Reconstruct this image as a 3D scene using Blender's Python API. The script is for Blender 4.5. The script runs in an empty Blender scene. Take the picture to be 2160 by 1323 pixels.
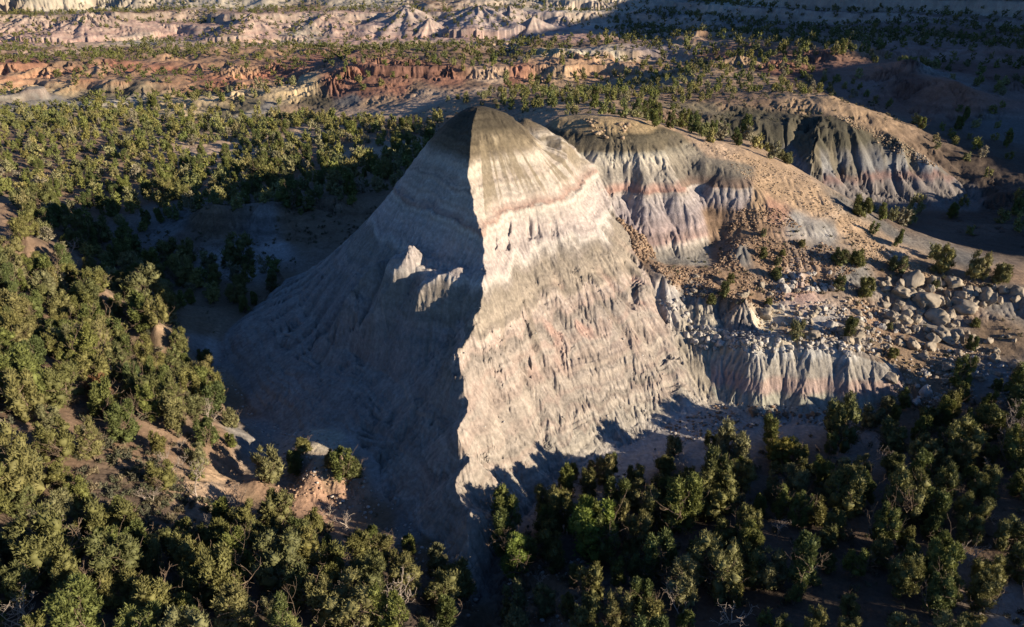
import bpy, math, random, time
import numpy as np
T0 = time.time()
rng = np.random.default_rng(7)
random.seed(7)
F32 = np.float32

# ------------------------------------------------------------------ camera, sky, sun, exposure
CAM_H = 70.0
PITCH = math.radians(25.0)
FPX = 1543.0                     # focal length in pixels of the 2160 px wide photograph
SUN_AZ = math.radians(-22.0)     # plan direction towards the sun, measured from +X
SUN_EL = math.radians(13.5)
sc = bpy.context.scene
COL = sc.collection
cam_d = bpy.data.cameras.new("camera")
cam = bpy.data.objects.new("camera", cam_d)
COL.objects.link(cam)
cam.location = (0, 0, CAM_H)
cam.rotation_euler = (math.radians(90) - PITCH, 0, 0)
cam_d.sensor_width = 36
cam_d.lens = 36 * FPX / 2160
cam_d.clip_start = 0.5
cam_d.clip_end = 12000
sc.camera = cam

world = bpy.data.worlds.new("World")
sc.world = world
world.use_nodes = True
wn = world.node_tree
for n in list(wn.nodes):
    wn.nodes.remove(n)
sky = wn.nodes.new("ShaderNodeTexSky")
sky.sky_type = 'NISHITA'
sky.sun_disc = False
sky.sun_elevation = SUN_EL
sky.sun_rotation = math.radians(90) - SUN_AZ
sky.altitude = 1800
sky.air_density = 1.0
sky.dust_density = 0.6
sky.ozone_density = 2.0
bg = wn.nodes.new("ShaderNodeBackground")
bg.inputs[1].default_value = 0.05
out = wn.nodes.new("ShaderNodeOutputWorld")
tint = wn.nodes.new("ShaderNodeVectorMath"); tint.operation = 'MULTIPLY'      # the photograph's cool white balance
tint.inputs[1].default_value = (0.68, 1.0, 1.46)
wn.links.new(sky.outputs[0], tint.inputs[0])
wn.links.new(tint.outputs[0], bg.inputs[0])
wn.links.new(bg.outputs[0], out.inputs[0])

sun_d = bpy.data.lights.new("sun", 'SUN')
sun_d.energy = 5.0
sun_d.angle = math.radians(0.5)
sun_d.color = (1.0, 0.86, 0.67)
sun = bpy.data.objects.new("sun", sun_d)
COL.objects.link(sun)
from mathutils import Vector
SUNV = Vector((math.cos(SUN_AZ) * math.cos(SUN_EL), math.sin(SUN_AZ) * math.cos(SUN_EL), math.sin(SUN_EL)))
sun.rotation_euler = (-SUNV).to_track_quat('-Z', 'Y').to_euler()
sun.location = (200, -100, 200)

sc.view_settings.view_transform = 'Standard'
sc.view_settings.look = 'None'
sc.view_settings.gamma = 1
sc.view_settings.exposure = 1.1
sc.cycles.max_bounces = 4
sc.cycles.diffuse_bounces = 2
sc.cycles.use_denoising = True

# ------------------------------------------------------------------ picture <-> place
S_, C_ = math.sin(PITCH), math.cos(PITCH)

def ray(u, v):
    a = (u - 1080.0) / FPX
    b = (661.5 - v) / FPX
    return a, C_ + b * S_, -S_ + b * C_

def PZ(u, v, z):                   # the point seen at (u, v) whose height is z
    a, f, d = ray(u, v)
    t = (z - CAM_H) / d
    return (a * t, f * t, z)

def PY(u, v, y):                   # the point seen at (u, v) whose forward distance is y
    a, f, d = ray(u, v)
    t = y / f
    return (a * t, y, CAM_H + t * d)

def project(x, y, z):
    w = y * C_ - (z - CAM_H) * S_
    up = y * S_ + (z - CAM_H) * C_
    w = np.where(w < 1e-3, 1e-3, w)
    return 1080 + FPX * x / w, 661.5 - FPX * up / w

# ------------------------------------------------------------------ noise
def _hash(ix, iy, seed):
    h = (ix.astype(np.int64) * 374761393 + iy.astype(np.int64) * 668265263 + seed * 2147483647) & 0xFFFFFFFF
    h = ((h ^ (h >> 13)) * 1274126177) & 0xFFFFFFFF
    h = (h ^ (h >> 16)) & 0xFFFFFFFF
    return (h.astype(np.float64) / 4294967296.0).astype(F32)

def perlin(x, y, seed=0):
    ix = np.floor(x); iy = np.floor(y)
    fx = (x - ix).astype(F32); fy = (y - iy).astype(F32)
    ix = ix.astype(np.int64); iy = iy.astype(np.int64)
    u = fx * fx * fx * (fx * (fx * 6 - 15) + 10)
    v = fy * fy * fy * (fy * (fy * 6 - 15) + 10)
    def g(dx, dy):
        a = _hash(ix + dx, iy + dy, seed) * F32(6.2831853)
        return np.cos(a) * (fx - dx) + np.sin(a) * (fy - dy)
    n0 = g(0, 0) * (1 - u) + g(1, 0) * u
    n1 = g(0, 1) * (1 - u) + g(1, 1) * u
    return (n0 * (1 - v) + n1 * v) * F32(1.5)

def fbm(x, y, wl, octs=4, seed=0, gain=0.5):
    r = 0; a = 1.0; t = 0
    for o in range(octs):
        r = r + a * perlin(x / wl, y / wl, seed + o * 17)
        t += a; a *= gain; wl /= 2.03
    return r / t

def sm(a, b, x):
    t = np.clip((x - a) / (b - a), 0, 1)
    return t * t * (3 - 2 * t)

def gully(px, py, dx, dy, seed):
    """stripes that run down the slope (dx, dy = unit downhill); returns cos in -1..1"""
    sx, sy = -dy, dx
    ix = np.floor(px); iy = np.floor(py)
    fx = (px - ix).astype(F32); fy = (py - iy).astype(F32)
    ix = ix.astype(np.int64); iy = iy.astype(np.int64)
    Cc = np.zeros(px.shape, F32); Ss = np.zeros(px.shape, F32)
    for i in (-1, 0, 1, 2):
        for j in (-1, 0, 1, 2):
            hx = _hash(ix + i, iy + j, seed); hy = _hash(ix + i, iy + j, seed + 5)
            vx = fx - i - hx * F32(.6) + F32(.3); vy = fy - j - hy * F32(.6) + F32(.3)
            w = np.maximum(np.exp(-(vx * vx + vy * vy) * F32(2.0)) - F32(.0111), 0)
            ph = (vx * sx + vy * sy) * F32(6.2831853)
            Cc += w * np.cos(ph); Ss += w * np.sin(ph)
    m = np.sqrt(Cc * Cc + Ss * Ss) + F32(1e-4)
    return Cc / m

# ------------------------------------------------------------------ terrain: control points
PTS = []
def dens(seg, step):
    for k in range(len(seg) - 1):
        a = np.array(seg[k]); b = np.array(seg[k + 1])
        d = math.hypot(*(a - b)[:2])
        n = max(1, int(d / step(a[1])))
        for q in range(n):
            PTS.append(tuple(a + (b - a) * q / n))
    PTS.append(tuple(seg[-1]))
def LZ(*pts, st=.07):
    dens([PZ(*p) for p in pts], lambda y: max(4, y * st))
def LY(*pts, st=.07):
    dens([PY(*p) for p in pts], lambda y: max(4, y * st))
def Z(*pts):
    PTS.extend(PZ(*p) for p in pts)
def Y(*pts):
    PTS.extend(PY(*p) for p in pts)

# wash and valley round the butte
LZ((600, 590, 2), (500, 640, 2), (430, 760, 1), (490, 880, .5), (560, 960, 0), (700, 1090, 0), (850, 1120, 0), (950, 1180, -1), (1010, 1240, -2), (1020, 1330, -2.5))
LZ((1120, 1080, -.5), (1180, 1020, 0), (1280, 970, 0), (1400, 925, .4), (1540, 885, 1), (1700, 875, 1), (1870, 865, 1.5))
PTS += [(-6, 130, 0), (-30, 130, 0), (-10, 105, 0), (10, 118, 2), (-35, 160, 2), (-10, 165, 8), (-30, 200, 6)]
# shadowed valley behind the left flank
Z((350, 600, 1), (500, 535, 2), (430, 520, 2.5), (600, 530, 3), (560, 460, 7), (420, 450, 7.5), (700, 420, 9), (650, 500, 5), (780, 440, 8), (300, 500, 2), (150, 470, 2.5), (400, 400, 6), (200, 400, 4), (640, 400, 8), (250, 560, .5))
# hill that closes the left
Z((0, 420, 17), (60, 500, 16), (200, 600, 14), (330, 680, 10.5), (400, 800, 8), (445, 880, 6), (470, 950, 4.5), (0, 600, 18), (100, 750, 16.5), (250, 800, 12.5), (0, 900, 18), (150, 1000, 13), (300, 950, 9.5), (420, 1020, 6.5), (470, 1050, 3.5), (0, 1100, 17), (200, 1150, 12), (100, 1323, 16), (400, 1200, 9), (600, 1200, 7), (600, 1323, 10), (800, 1323, 8), (800, 1230, 4.5), (900, 1260, 3.5), (700, 1150, 3), (330, 1100, 8.5))
LZ((60, 560, 11), (250, 700, 7), (380, 790, 4), (400, 840, 3))
# knoll with the reddish bank
Z((545, 1010, 2.8), (640, 955, 3.6), (740, 985, 3.0), (650, 995, 3.4), (700, 1080, .8), (600, 1090, 1.2), (540, 1060, 1.8), (650, 922, 3.2), (790, 1030, .8), (490, 1000, 1))
PTS += [(-150, 80, 24), (-220, 160, 22), (-120, 35, 24), (0, 25, 8), (60, 30, 6), (-60, 30, 15), (0, 5, 10), (110, 20, 6), (130, 60, 7), (180, 110, 9), (0, -60, 10), (-150, -60, 20), (200, -60, 10)]
# right-hand wood
Z((1100, 1323, 1.5), (1300, 1323, 4), (1300, 1150, 1.5), (1500, 1200, 3), (1500, 1000, 1), (1700, 1100, 2.5), (1700, 950, 1.5), (1900, 1000, 3), (2160, 900, 5), (2160, 1100, 6), (2000, 1323, 6), (2160, 1270, 3), (1700, 1323, 5), (1080, 1200, 0))
# low bluff and boulder shelf
LZ((1535, 765, 6), (1570, 745, 8), (1640, 735, 8.8), (1730, 738, 8.8), (1800, 755, 8), (1870, 790, 6), (1910, 830, 3))
LZ((1520, 850, 1), (1560, 856, 1), (1640, 866, 1), (1750, 868, 1), (1860, 860, 1.5))
Z((1500, 715, 9), (1600, 690, 9.8), (1750, 700, 9.8), (1900, 750, 6.8), (2000, 760, 6), (2160, 760, 6), (2100, 850, 4), (1450, 640, 13), (1600, 640, 12), (1700, 640, 12.2), (1850, 660, 9.5), (2000, 650, 9.5), (2150, 660, 9), (1900, 590, 12.8), (2050, 590, 12.6), (1980, 700, 7.5))
# debris slope
Z((1400, 570, 17.3), (1450, 575, 16), (1500, 575, 15.8), (1560, 520, 19), (1600, 600, 14), (1680, 590, 13.8), (1760, 590, 14), (1650, 500, 19.5), (1720, 470, 21), (1800, 540, 16.5))
# debris gully between the butte and its neighbour
LZ((1175, 325, 33), (1205, 380, 28.5), (1250, 430, 25.4), (1340, 515, 20.5), (1400, 585, 17))
# second butte
LY((1165, 252, 178), (1205, 262, 174), (1250, 262, 171), (1290, 258, 171), (1345, 268, 171))
LY((1300, 300, 165), (1240, 300, 166), (1215, 300, 167))
LZ((1235, 418, 26.8), (1270, 470, 22.5), (1320, 525, 19), (1400, 548, 17.2), (1488, 553, 16.2))
LY((1395, 295, 168), (1415, 340, 162), (1442, 400, 154.5), (1475, 470, 148), (1488, 520, 145.6))
LY((1450, 350, 164.5), (1480, 405, 159), (1490, 450, 153.5), (1510, 500, 148))
LY((1470, 318, 170), (1490, 350, 163.5), (1500, 395, 158), (1490, 420, 156.5))
LY((1550, 345, 166), (1575, 380, 159.5), (1565, 420, 155))
LY((1350, 330, 160.5), (1370, 420, 151), (1400, 500, 143.8))
# ridge that sweeps down to the right
LY((1345, 268, 171), (1420, 285, 173), (1500, 302, 175), (1600, 333, 173), (1700, 378, 166), (1760, 430, 159), (1850, 507, 151), (1970, 568, 144), (2160, 632, 133), st=.05)
Y((1620, 400, 160), (1620, 450, 152), (1700, 450, 155), (1760, 500, 149), (1850, 560, 143), (1560, 440, 153.5))
# high ground behind
Y((1450, 274, 190), (1500, 292, 188), (1350, 252, 192), (1250, 240, 225), (1150, 224, 255), (1300, 205, 290), (1400, 230, 250), (1550, 296, 200), (1600, 312, 190), (1000, 205, 340), (900, 235, 345), (900, 285, 300), (860, 335, 262), (1080, 205, 330), (1180, 200, 330))
Z((0, 300, 6), (300, 300, 5), (600, 300, 6), (0, 225, 6), (480, 262, 4.5), (700, 345, 7), (100, 370, 5), (400, 360, 5), (760, 262, 8), (250, 250, 5), (620, 345, 6), (820, 300, 9))
# third butte
LY((1478, 250, 250), (1560, 226, 262), (1650, 208, 268), (1750, 206, 265), (1850, 252, 255), (1940, 330, 243), (2012, 378, 235))
Y((1640, 300, 243), (1720, 300, 241), (1800, 310, 241), (1560, 300, 240), (1700, 370, 227), (1850, 345, 236), (1760, 400, 222), (1880, 400, 226), (1950, 400, 227), (2060, 425, 224))
Z((1640, 400, 9), (1700, 420, 7.5), (1800, 445, 5.5), (1950, 440, 4), (2075, 440, 4.5), (1900, 480, 4.5), (2050, 520, 6), (2160, 480, 8), (1760, 445, 8), (2160, 400, 10), (1490, 318, 23.5))
# wooded hill and dark hills beyond
Y((1500, 150, 380), (1700, 150, 370), (1400, 170, 380), (1300, 182, 395), (1600, 120, 430), (1900, 110, 450), (2100, 80, 480), (1900, 215, 320), (2100, 210, 320), (1800, 180, 335), (1500, 190, 320), (1650, 180, 320), (2160, 150, 400), (2150, 310, 260), (1350, 195, 340), (1990, 245, 300), (1880, 250, 290))
LY((1850, 175, 340), (1925, 132, 345), (2000, 172, 335))
LY((1960, 180, 320), (2010, 172, 315), (2062, 214, 300))
Y((1920, 180, 325))
# pale amphitheatre right of the summit
LY((1140, 112, 500), (1220, 105, 495), (1300, 100, 490), (1335, 116, 475))
LY((1060, 178, 425), (1120, 172, 430), (1190, 150, 440), (1260, 142, 450), (1330, 134, 458))
Z((1260, 172, 12), (1340, 155, 14), (1200, 182, 13))
Y((1200, 86, 570), (1000, 112, 530), (900, 100, 570), (1020, 150, 440), (1400, 130, 470), (1330, 85, 600), (1280, 62, 740), (1390, 95, 560))
# red hill, tan bowl, grey ribs
LY((640, 190, 432), (720, 162, 440), (800, 128, 455), (860, 133, 452), (950, 155, 440), (985, 175, 420))
Y((720, 222, 393), (850, 198, 405), (780, 215, 392), (900, 200, 395), (680, 235, 385), (830, 165, 430))
LY((345, 222, 415), (380, 203, 432), (440, 195, 440), (500, 187, 446), (560, 187, 448), (625, 186, 446))
LY((345, 246, 392), (430, 245, 390), (520, 240, 392), (610, 238, 392))
LY((430, 222, 405), (490, 206, 418), (540, 222, 402))
LY((0, 205, 440), (60, 216, 430), (110, 224, 420), (200, 224, 420), (320, 218, 425))
LY((0, 182, 462), (80, 182, 460), (150, 178, 458), (240, 180, 455), (310, 178, 455))
Y((0, 150, 492), (120, 150, 492), (220, 158, 485), (350, 150, 500), (500, 160, 480), (100, 125, 560), (350, 128, 560), (600, 150, 500), (550, 118, 560), (450, 112, 600), (650, 118, 560), (0, 106, 650), (200, 106, 650), (760, 110, 560))
# far badlands band
LY((0, 100, 700), (200, 96, 705), (430, 96, 700), (600, 102, 690), (900, 102, 690), (1100, 100, 690), (1235, 96, 700))
Z((0, 84, 9), (300, 84, 9), (600, 84, 10), (900, 84, 10), (1200, 84, 11))
PTS += [(-560, 850, 29), (-430, 860, 29), (-300, 855, 29), (-180, 862, 30), (-60, 860, 31), (60, 865, 32), (150, 865, 30)]
PTS += [(-520, 800, 12), (-380, 795, 12), (-240, 800, 13), (-120, 800, 13), (0, 805, 13), (110, 800, 13)]
Y((300, 22, 960), (600, 14, 1010), (0, 28, 960), (900, 2, 1010), (1100, 2, 1010), (450, 40, 860))
Y((200, 0, 1080), (200, -60, 1200), (700, -60, 1250), (1000, -60, 1250), (-200, -60, 1200))
# right-hand back: long dark escarpment
Y((1300, 35, 900), (1400, 28, 820), (1500, 62, 650), (1600, 55, 680), (1440, 82, 560), (1700, 62, 620), (1700, -25, 760), (2000, 60, 560), (2000, -50, 700), (2160, 70, 540), (1500, -30, 1000), (1620, -10, 880), (1300, -30, 1080), (2200, -60, 660), (1850, 75, 560))
LY((1395, 95, 520), (1440, 78, 522), (1478, 66, 524), (1490, 80, 520))
PTS += [(0, 1800, 190), (-900, 1700, 200), (900, 1700, 220), (-1800, 1500, 200), (1800, 1500, 260), (0, 3000, 330), (-2500, 2600, 350), (2500, 2600, 380)]
# mesa out of the picture on the right (its shadow lies over the back)
PTS += [(270, 110, 14), (270, 190, 18), (312, 258, 30), (360, 120, 66), (312, 110, 72), (303, 93, 56), (310, 66, 14), (345, 158, 50), (345, 195, 76), (350, 262, 80), (400, 262, 92), (335, 84, 30), (395, 150, 50), (400, 190, 84), (440, 280, 92), (420, 380, 45), (560, 380, 145), (640, 520, 175), (900, 720, 225), (600, 250, 140), (900, 300, 160), (300, 0, 18), (500, 0, 30), (450, 60, 30), (1500, 800, 240), (900, -200, 80)]
PTS += [(-500, 300, 22), (-450, 150, 30), (-600, 600, 25), (-900, 900, 60), (-900, 300, 60), (-400, 0, 40), (-1500, 900, 120), (-260, 420, 8), (-380, 420, 12)]

P = np.array(PTS)
# thin near-duplicates
keep = []
for i, p in enumerate(P):
    if all((p[0] - P[j][0]) ** 2 + (p[1] - P[j][1]) ** 2 > (0.006 * max(p[1], 80)) ** 2 for j in keep):
        keep.append(i)
P = P[keep]
N = len(P)
SCL = 100.0
A = np.sqrt(((P[:, None, :2] - P[None, :, :2]) ** 2).sum(-1) + 0.5) / SCL
A = A + np.eye(N) * (-0.0006) * np.maximum(P[:, 1], 60)[:, None] / 100
Q = np.c_[np.ones(N), P[:, :2] / SCL]
M = np.block([[A, Q], [Q.T, np.zeros((3, 3))]])
W = np.linalg.solve(M, np.r_[P[:, 2], 0, 0, 0])

def rbf(x, y):
    sh = x.shape
    x = x.ravel(); y = y.ravel()
    o = np.empty(x.shape)
    for k in range(0, len(x), 20000):
        xs = x[k:k + 20000, None]; ys = y[k:k + 20000, None]
        d = np.sqrt((xs - P[None, :, 0]) ** 2 + (ys - P[None, :, 1]) ** 2 + .5) / SCL
        o[k:k + 20000] = d @ W[:N] + W[N] + (W[N + 1] * xs[:, 0] + W[N + 2] * ys[:, 0]) / SCL
    return o.reshape(sh)

# ------------------------------------------------------------------ terrain grid: polar about the viewpoint's foot
QUAL = 1.0
def spaced(knots, dens, n):
    """n values between the ends of knots whose spacing varies smoothly as 1 / dens"""
    x = np.linspace(knots[0], knots[-1], 6000)
    c = np.cumsum(np.interp(x, knots, dens)); c = (c - c[0]) / (c[-1] - c[0])
    return np.interp(np.linspace(0, 1, n), c, x)
th = np.radians(spaced([-80, -50, -45, -38, 38, 45, 50, 88], [.08, .12, .6, 1, 1, .6, .12, .12], int(1830 * QUAL)))   # 0 = straight ahead, + = right
rr = np.exp(spaced([math.log(q) for q in (14, 42, 60, 75, 175, 200, 300, 520, 950, 1300, 3600)], [.11, .16, .35, .95, .95, .6, .5, .52, .52, .3, .1], int(1640 * QUAL)))
NT, NR = len(th), len(rr)
RR, TH = np.meshgrid(rr, th, indexing='ij')          # rows = distance, columns = bearing
X = RR * np.sin(TH); Yg = RR * np.cos(TH)

def up1(c, idx, axis):
    """cubic interpolation of c along axis at fractional indices idx"""
    n = c.shape[axis]
    i = np.clip(np.floor(idx).astype(int), 0, n - 2); t = idx - i
    sh = [1, 1]; sh[axis] = len(idx); t = t.reshape(sh)
    g = lambda k: np.take(c, np.clip(i + k, 0, n - 1), axis=axis)
    p0, p1, p2, p3 = g(-1), g(0), g(1), g(2)
    return .5 * ((2 * p1) + (-p0 + p2) * t + (2 * p0 - 5 * p1 + 4 * p2 - p3) * t * t + (-p0 + 3 * p1 - 3 * p2 + p3) * t ** 3)

ci = np.arange(0, NR + 3, 4); cj = np.arange(0, NT + 3, 4)
cr = np.interp(ci, np.arange(NR), rr); ct = np.interp(cj, np.arange(NT), th)
CR, CT = np.meshgrid(cr, ct, indexing='ij')
base = rbf(CR * np.sin(CT), CR * np.cos(CT))
base = up1(up1(base, np.arange(NR) / 4.0, 0), np.arange(NT) / 4.0, 1)
print("rbf", N, NR, NT, round(time.time() - T0, 1))

# the butte
AX, AY, AH = -6.8, 142.0, 52.6
RT = [(-270, 60), (-225, 58), (-190, 52), (-171, 49), (-148, 45.5), (-130, 45.8), (-117, 48), (-105, 54), (-96, 62), (-90, 71), (-84, 60), (-76, 53.5), (-64, 50.5), (-49, 51), (-34, 54), (-20, 59), (0, 60), (45, 60), (90, 60)]
def butte(x, y):
    dy = (y - AY)
    yy = [60, 76, 77.5, 80.6, 84, 86.5, 89.8, 97, 102.5, 109.5, 118, 125, 134, 145]
    cc = [1.2, 1.2, 1.2, -.6, .5, -1.2, .2, -1.0, 1.4, 2.6, 1.0, -.8, -.4, .8]
    cx = np.interp(y, yy, cc)
    xw = x - AX
    cx = cx + (.5 * perlin(y / 5.2, y * 0 + 4.4, 71) + .5 * perlin(y / 2.1, y * 0 + 2.4, 72) + .25 * perlin(y / .9, y * 0 + 6.4, 73)) * (1 - sm(118, 130, y))
    xw = xw - cx * np.exp(-(xw / 9.0) ** 2)
    a = np.degrees(np.arctan2(dy, xw)); a = np.where(a > 90, a - 360, a)
    r = np.hypot(xw, dy) * 1.05
    R = np.interp(a, [q[0] for q in RT], [q[1] for q in RT])
    R = R * (1 + .03 * perlin(a / 14.0, r * .01, 3) * sm(8, 30, r))
    rho = r / R
    rho = np.sqrt(rho * rho + .021) - .052
    sag = .055 + (.062 - .030 * sm(-86, -50, a) * (1 - sm(0, 40, a)) * sm(.45, .75, rho)) * (1 - np.exp(-((a + 90) / 20.0) ** 2))
    sag = .055 + (sag - .055) * sm(.08, .34, rho)
    h = 1 - rho - sag * np.sin(np.pi * np.clip(rho, 0, 1))
    z = AH * h
    # apron on the shaded side: gentler below z 8
    lf = sm(-100, -118, a) * (1 - sm(-175, -200, a))
    zz = np.where(z < 9, 9 - (9 - z) * .62, z)
    z = z * (1 - lf) + zz * lf
    return z
but = butte(X, Yg)
# humps of the summit running back to the right
def hump(cx, cy, h, sx, sy, ang):
    c, s = math.cos(ang), math.sin(ang)
    dx, dy = X - cx, Yg - cy
    return h - np.hypot(np.hypot((dx * c + dy * s) / sx, (-dx * s + dy * c) / sy), .08) * 40
x1 = PY(1042, 224, 147); x2 = PY(1108, 252, 160); x3 = PY(1150, 290, 165)
but = np.maximum(but, hump(x1[0], x1[1], x1[2] + 2.4, 40, 40, .5))
but = np.maximum(but, hump(x2[0], x2[1], x2[2] + 3.0, 40, 44, .6))
but = np.maximum(but, hump(x3[0], x3[1], x3[2] + 3, 40, 48, .6))
k = 1.7
dlt = but - base
H = np.maximum(but, base) + np.maximum(k - np.abs(dlt), 0) ** 2 / (4 * k)
MB = sm(-.6, .6, dlt)                    # 1 on the butte

def march(u, v, Zt):
    a, f, d = ray(u, v)
    ang = math.atan2(a, f); hl = math.hypot(a, f)
    j = float(np.interp(ang, th, np.arange(NT)))
    j0 = int(min(j, NT - 2)); w = j - j0
    prof = Zt[:, j0] * (1 - w) + Zt[:, j0 + 1] * w
    zr = CAM_H + d * rr / hl
    s = np.nonzero(zr < prof)[0]
    if len(s) == 0: return None
    i = s[0]
    if i > 0:
        e0 = zr[i - 1] - prof[i - 1]; e1 = zr[i] - prof[i]
        q = e0 / (e0 - e1)
        r = rr[i - 1] * (1 - q) + rr[i] * q
    else:
        r = rr[0]
    return (r * math.sin(ang), r * math.cos(ang), CAM_H + d * r / hl)

# spurs that catch the sun on the shaded flank, and other ribs
def seg_bump(H, pix, height, width, Zt, power=1.0):
    pts = [march(u, v, Zt) for u, v in pix]
    pts = np.array([p for p in pts if p is not None])
    n = len(pts)
    lo = pts[:, :2].min(0) - 4 * width; hi = pts[:, :2].max(0) + 4 * width
    m = (X > lo[0]) & (X < hi[0]) & (Yg > lo[1]) & (Yg < hi[1])
    x = X[m]; y = Yg[m]
    wx = x + .5 * width * perlin(x / width * .6, y / width * .6, 31)
    best = np.full(x.shape, 1e9); par = np.zeros(x.shape)
    for q in range(n - 1):
        ax, ay = pts[q, :2]; bx, by = pts[q + 1, :2]
        L2 = (bx - ax) ** 2 + (by - ay) ** 2
        t = np.clip(((wx - ax) * (bx - ax) + (y - ay) * (by - ay)) / L2, 0, 1)
        d = np.hypot(wx - ax - t * (bx - ax), y - ay - t * (by - ay))
        b = d < best
        best = np.where(b, d, best); par = np.where(b, (q + t) / (n - 1), par)
    hh = np.interp(par, np.linspace(0, 1, len(height)), height)
    H[m] += hh * np.clip(1 - best / width, 0, 1) ** power
Z0 = H.copy()
for pix, hgt, wd in [
        ([(925, 555), (880, 610), (820, 670), (770, 730)], [0, 3.6, 3.2, 0], 13),
        ([(1000, 1085), (1022, 1120), (1012, 1180)], [.3, 1.8, .5], 3.6), ([(1062, 1085), (1050, 1125), (1040, 1165)], [.2, 1.8, .5], 3.2), ([(970, 1090), (985, 1130), (990, 1180)], [.5, 2.0, .3], 2.6),
        ([(420, 490), (460, 462), (520, 505)], [0, 3.5, 0], 9), ([(520, 470), (545, 455), (600, 500)], [0, 3.5, 0], 9), ([(680, 440), (700, 430), (730, 470)], [0, 2, 0], 8), ([(560, 590), (600, 570), (590, 640)], [0, 2, 0], 6),
        ([(1560, 755), (1556, 800), (1550, 850)], [2, 2.2, 1.6], 4.6), ([(1625, 735), (1622, 790), (1615, 855)], [1.6, 2.4, 1.8], 5), ([(1690, 735), (1700, 790), (1705, 855)], [1.6, 2.2, 1.8], 4.6), ([(1760, 745), (1775, 800), (1785, 850)], [1.6, 2.4, 1.8], 5), ([(1840, 775), (1850, 820), (1860, 850)], [1, 2.0, 1.4], 4.2),
        ([(1460, 610), (1500, 625), (1560, 640)], [0, 1.6, 0], 4),
        ([(838, 552), (818, 595), (788, 640), (752, 680), (722, 720)], [0, 2.6, 5.4, 5.6, 2.4], 5.6),
        ([(882, 575), (862, 615), (838, 660), (815, 705)], [0, 4.0, 5.2, 2], 3.6),
        ([(950, 585), (910, 620), (870, 652), (838, 690), (812, 725)], [0, 3.4, 5.8, 6.2, 2.6], 4.6),
        ([(996, 560), (966, 608), (930, 650), (896, 692), (868, 735)], [0, 3.4, 5.8, 6.2, 2.5], 4.8),
        ([(905, 472), (880, 482), (864, 508), (850, 535)], [0, 1.3, 1.2, 0], 2.4),
        ([(735, 715), (800, 725)], [2.4, 2.6], 2.6),
        ([(1000, 735), (965, 760), (925, 790)], [0, 1.6, 0], 2.6),
        ([(990, 900), (965, 935), (945, 960)], [0, 1.8, 0], 2.4),
        ([(990, 800), (960, 825), (945, 835)], [0, 1.4, 0], 2.2),
        ([(1180, 268), (1170, 330), (1190, 380)], [0, 1.5, 0], 4),
        ([(1225, 290), (1210, 340), (1190, 400)], [0, 2.5, 0], 5),
        ([(1320, 320), (1318, 400), (1340, 480)], [0, -2.0, 0], 3),
        ([(1375, 330), (1400, 420), (1440, 510)], [0, -1.6, 0], 3),
        ([(1250, 320), (1265, 380), (1285, 450)], [0, 2.0, 0], 4),
        ([(1530, 690), (1560, 672), (1600, 705)], [0.5, 4.0, 0.5], 5.5),
        ([(1660, 610), (1690, 600), (1700, 615)], [.5, 2.5, .5], 3),
        # ribs of the third butte
        ([(1540, 245), (1528, 262), (1518, 285)], [0, 2.5, 0], 7),
        ([(1600, 240), (1595, 280), (1585, 318)], [0, 4, 0], 8),
        ([(1662, 240), (1655, 290), (1645, 335)], [0, 4, 0], 8),
        ([(1720, 240), (1728, 310), (1720, 380)], [0, 5, 0], 9),
        ([(1770, 240), (1790, 310), (1850, 400)], [0, 5, 0], 8),
        ([(1820, 260), (1880, 330), (1930, 420)], [0, 5, 0], 8),
        ([(1880, 290), (1960, 370), (2010, 430)], [0, 5, 0], 8)]:
    seg_bump(H, pix, hgt, wd, Z0)

# thin harder beds make little steps all over the butte
bz_ = H + .5 * perlin(X / 6, Yg / 6, 75)
for per, am in ((2.3, .30), (.9, .12)):
    f_ = bz_ / per + .8 * perlin(bz_ / per * .37, bz_ * 0 + 3.3, 76); f_ = f_ - np.floor(f_)
    H += MB * am * (sm(.0, .22, f_) - f_) * (.4 + .8 * sm(-.3, .4, perlin(X / 9, Yg / 9, 74)))
# white ledge under the red band of the butte: a small step with hollows below it
led = perlin(X / 5.0, Yg / 5.0, 77)
stepz = 30.2 + .5 * led
H += MB * .55 * np.exp(-((H - stepz - .5) / .6) ** 2) * (.5 + .5 * sm(-.3, .3, perlin(X / 2.2, Yg / 2.2, 78)))
hol = MB * np.exp(-((H - 28.2) / 1.5) ** 2) * sm(.05, .5, perlin(X / 1.7 + 3, Yg / 4.0, 79)) * np.exp(-((X - 1.5) / 5.5) ** 2)
H -= 1.5 * hol

# ------------------------------------------------------------------ erosion
RILL = np.zeros_like(X)
dist = RR
# stepped country far away: winding scarps between benches
for d0, d1, step, wob, wlen, lo, hi in ((415, 650, 5.0, 3.4, 75, .30, .62), (640, 1020, 10.0, 6.5, 110, .28, .66), (1000, 3400, 24.0, 12, 200, .2, .7)):
    mk = sm(d0, d0 * 1.08, dist) * (1 - sm(d1 * .95, d1 * 1.03, dist))
    if d0 == 415: mk = mk * (1 - sm(40, 90, X) * (1 - sm(150, 200, X)) * .5)
    n_ = wob * fbm(X, Yg, wlen, 5, 91)
    tz = (H + n_) / step; tf = tz - np.floor(tz)
    H = H * (1 - mk) + mk * ((np.floor(tz) + sm(lo, hi, tf)) * step - n_ * .35)
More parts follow.
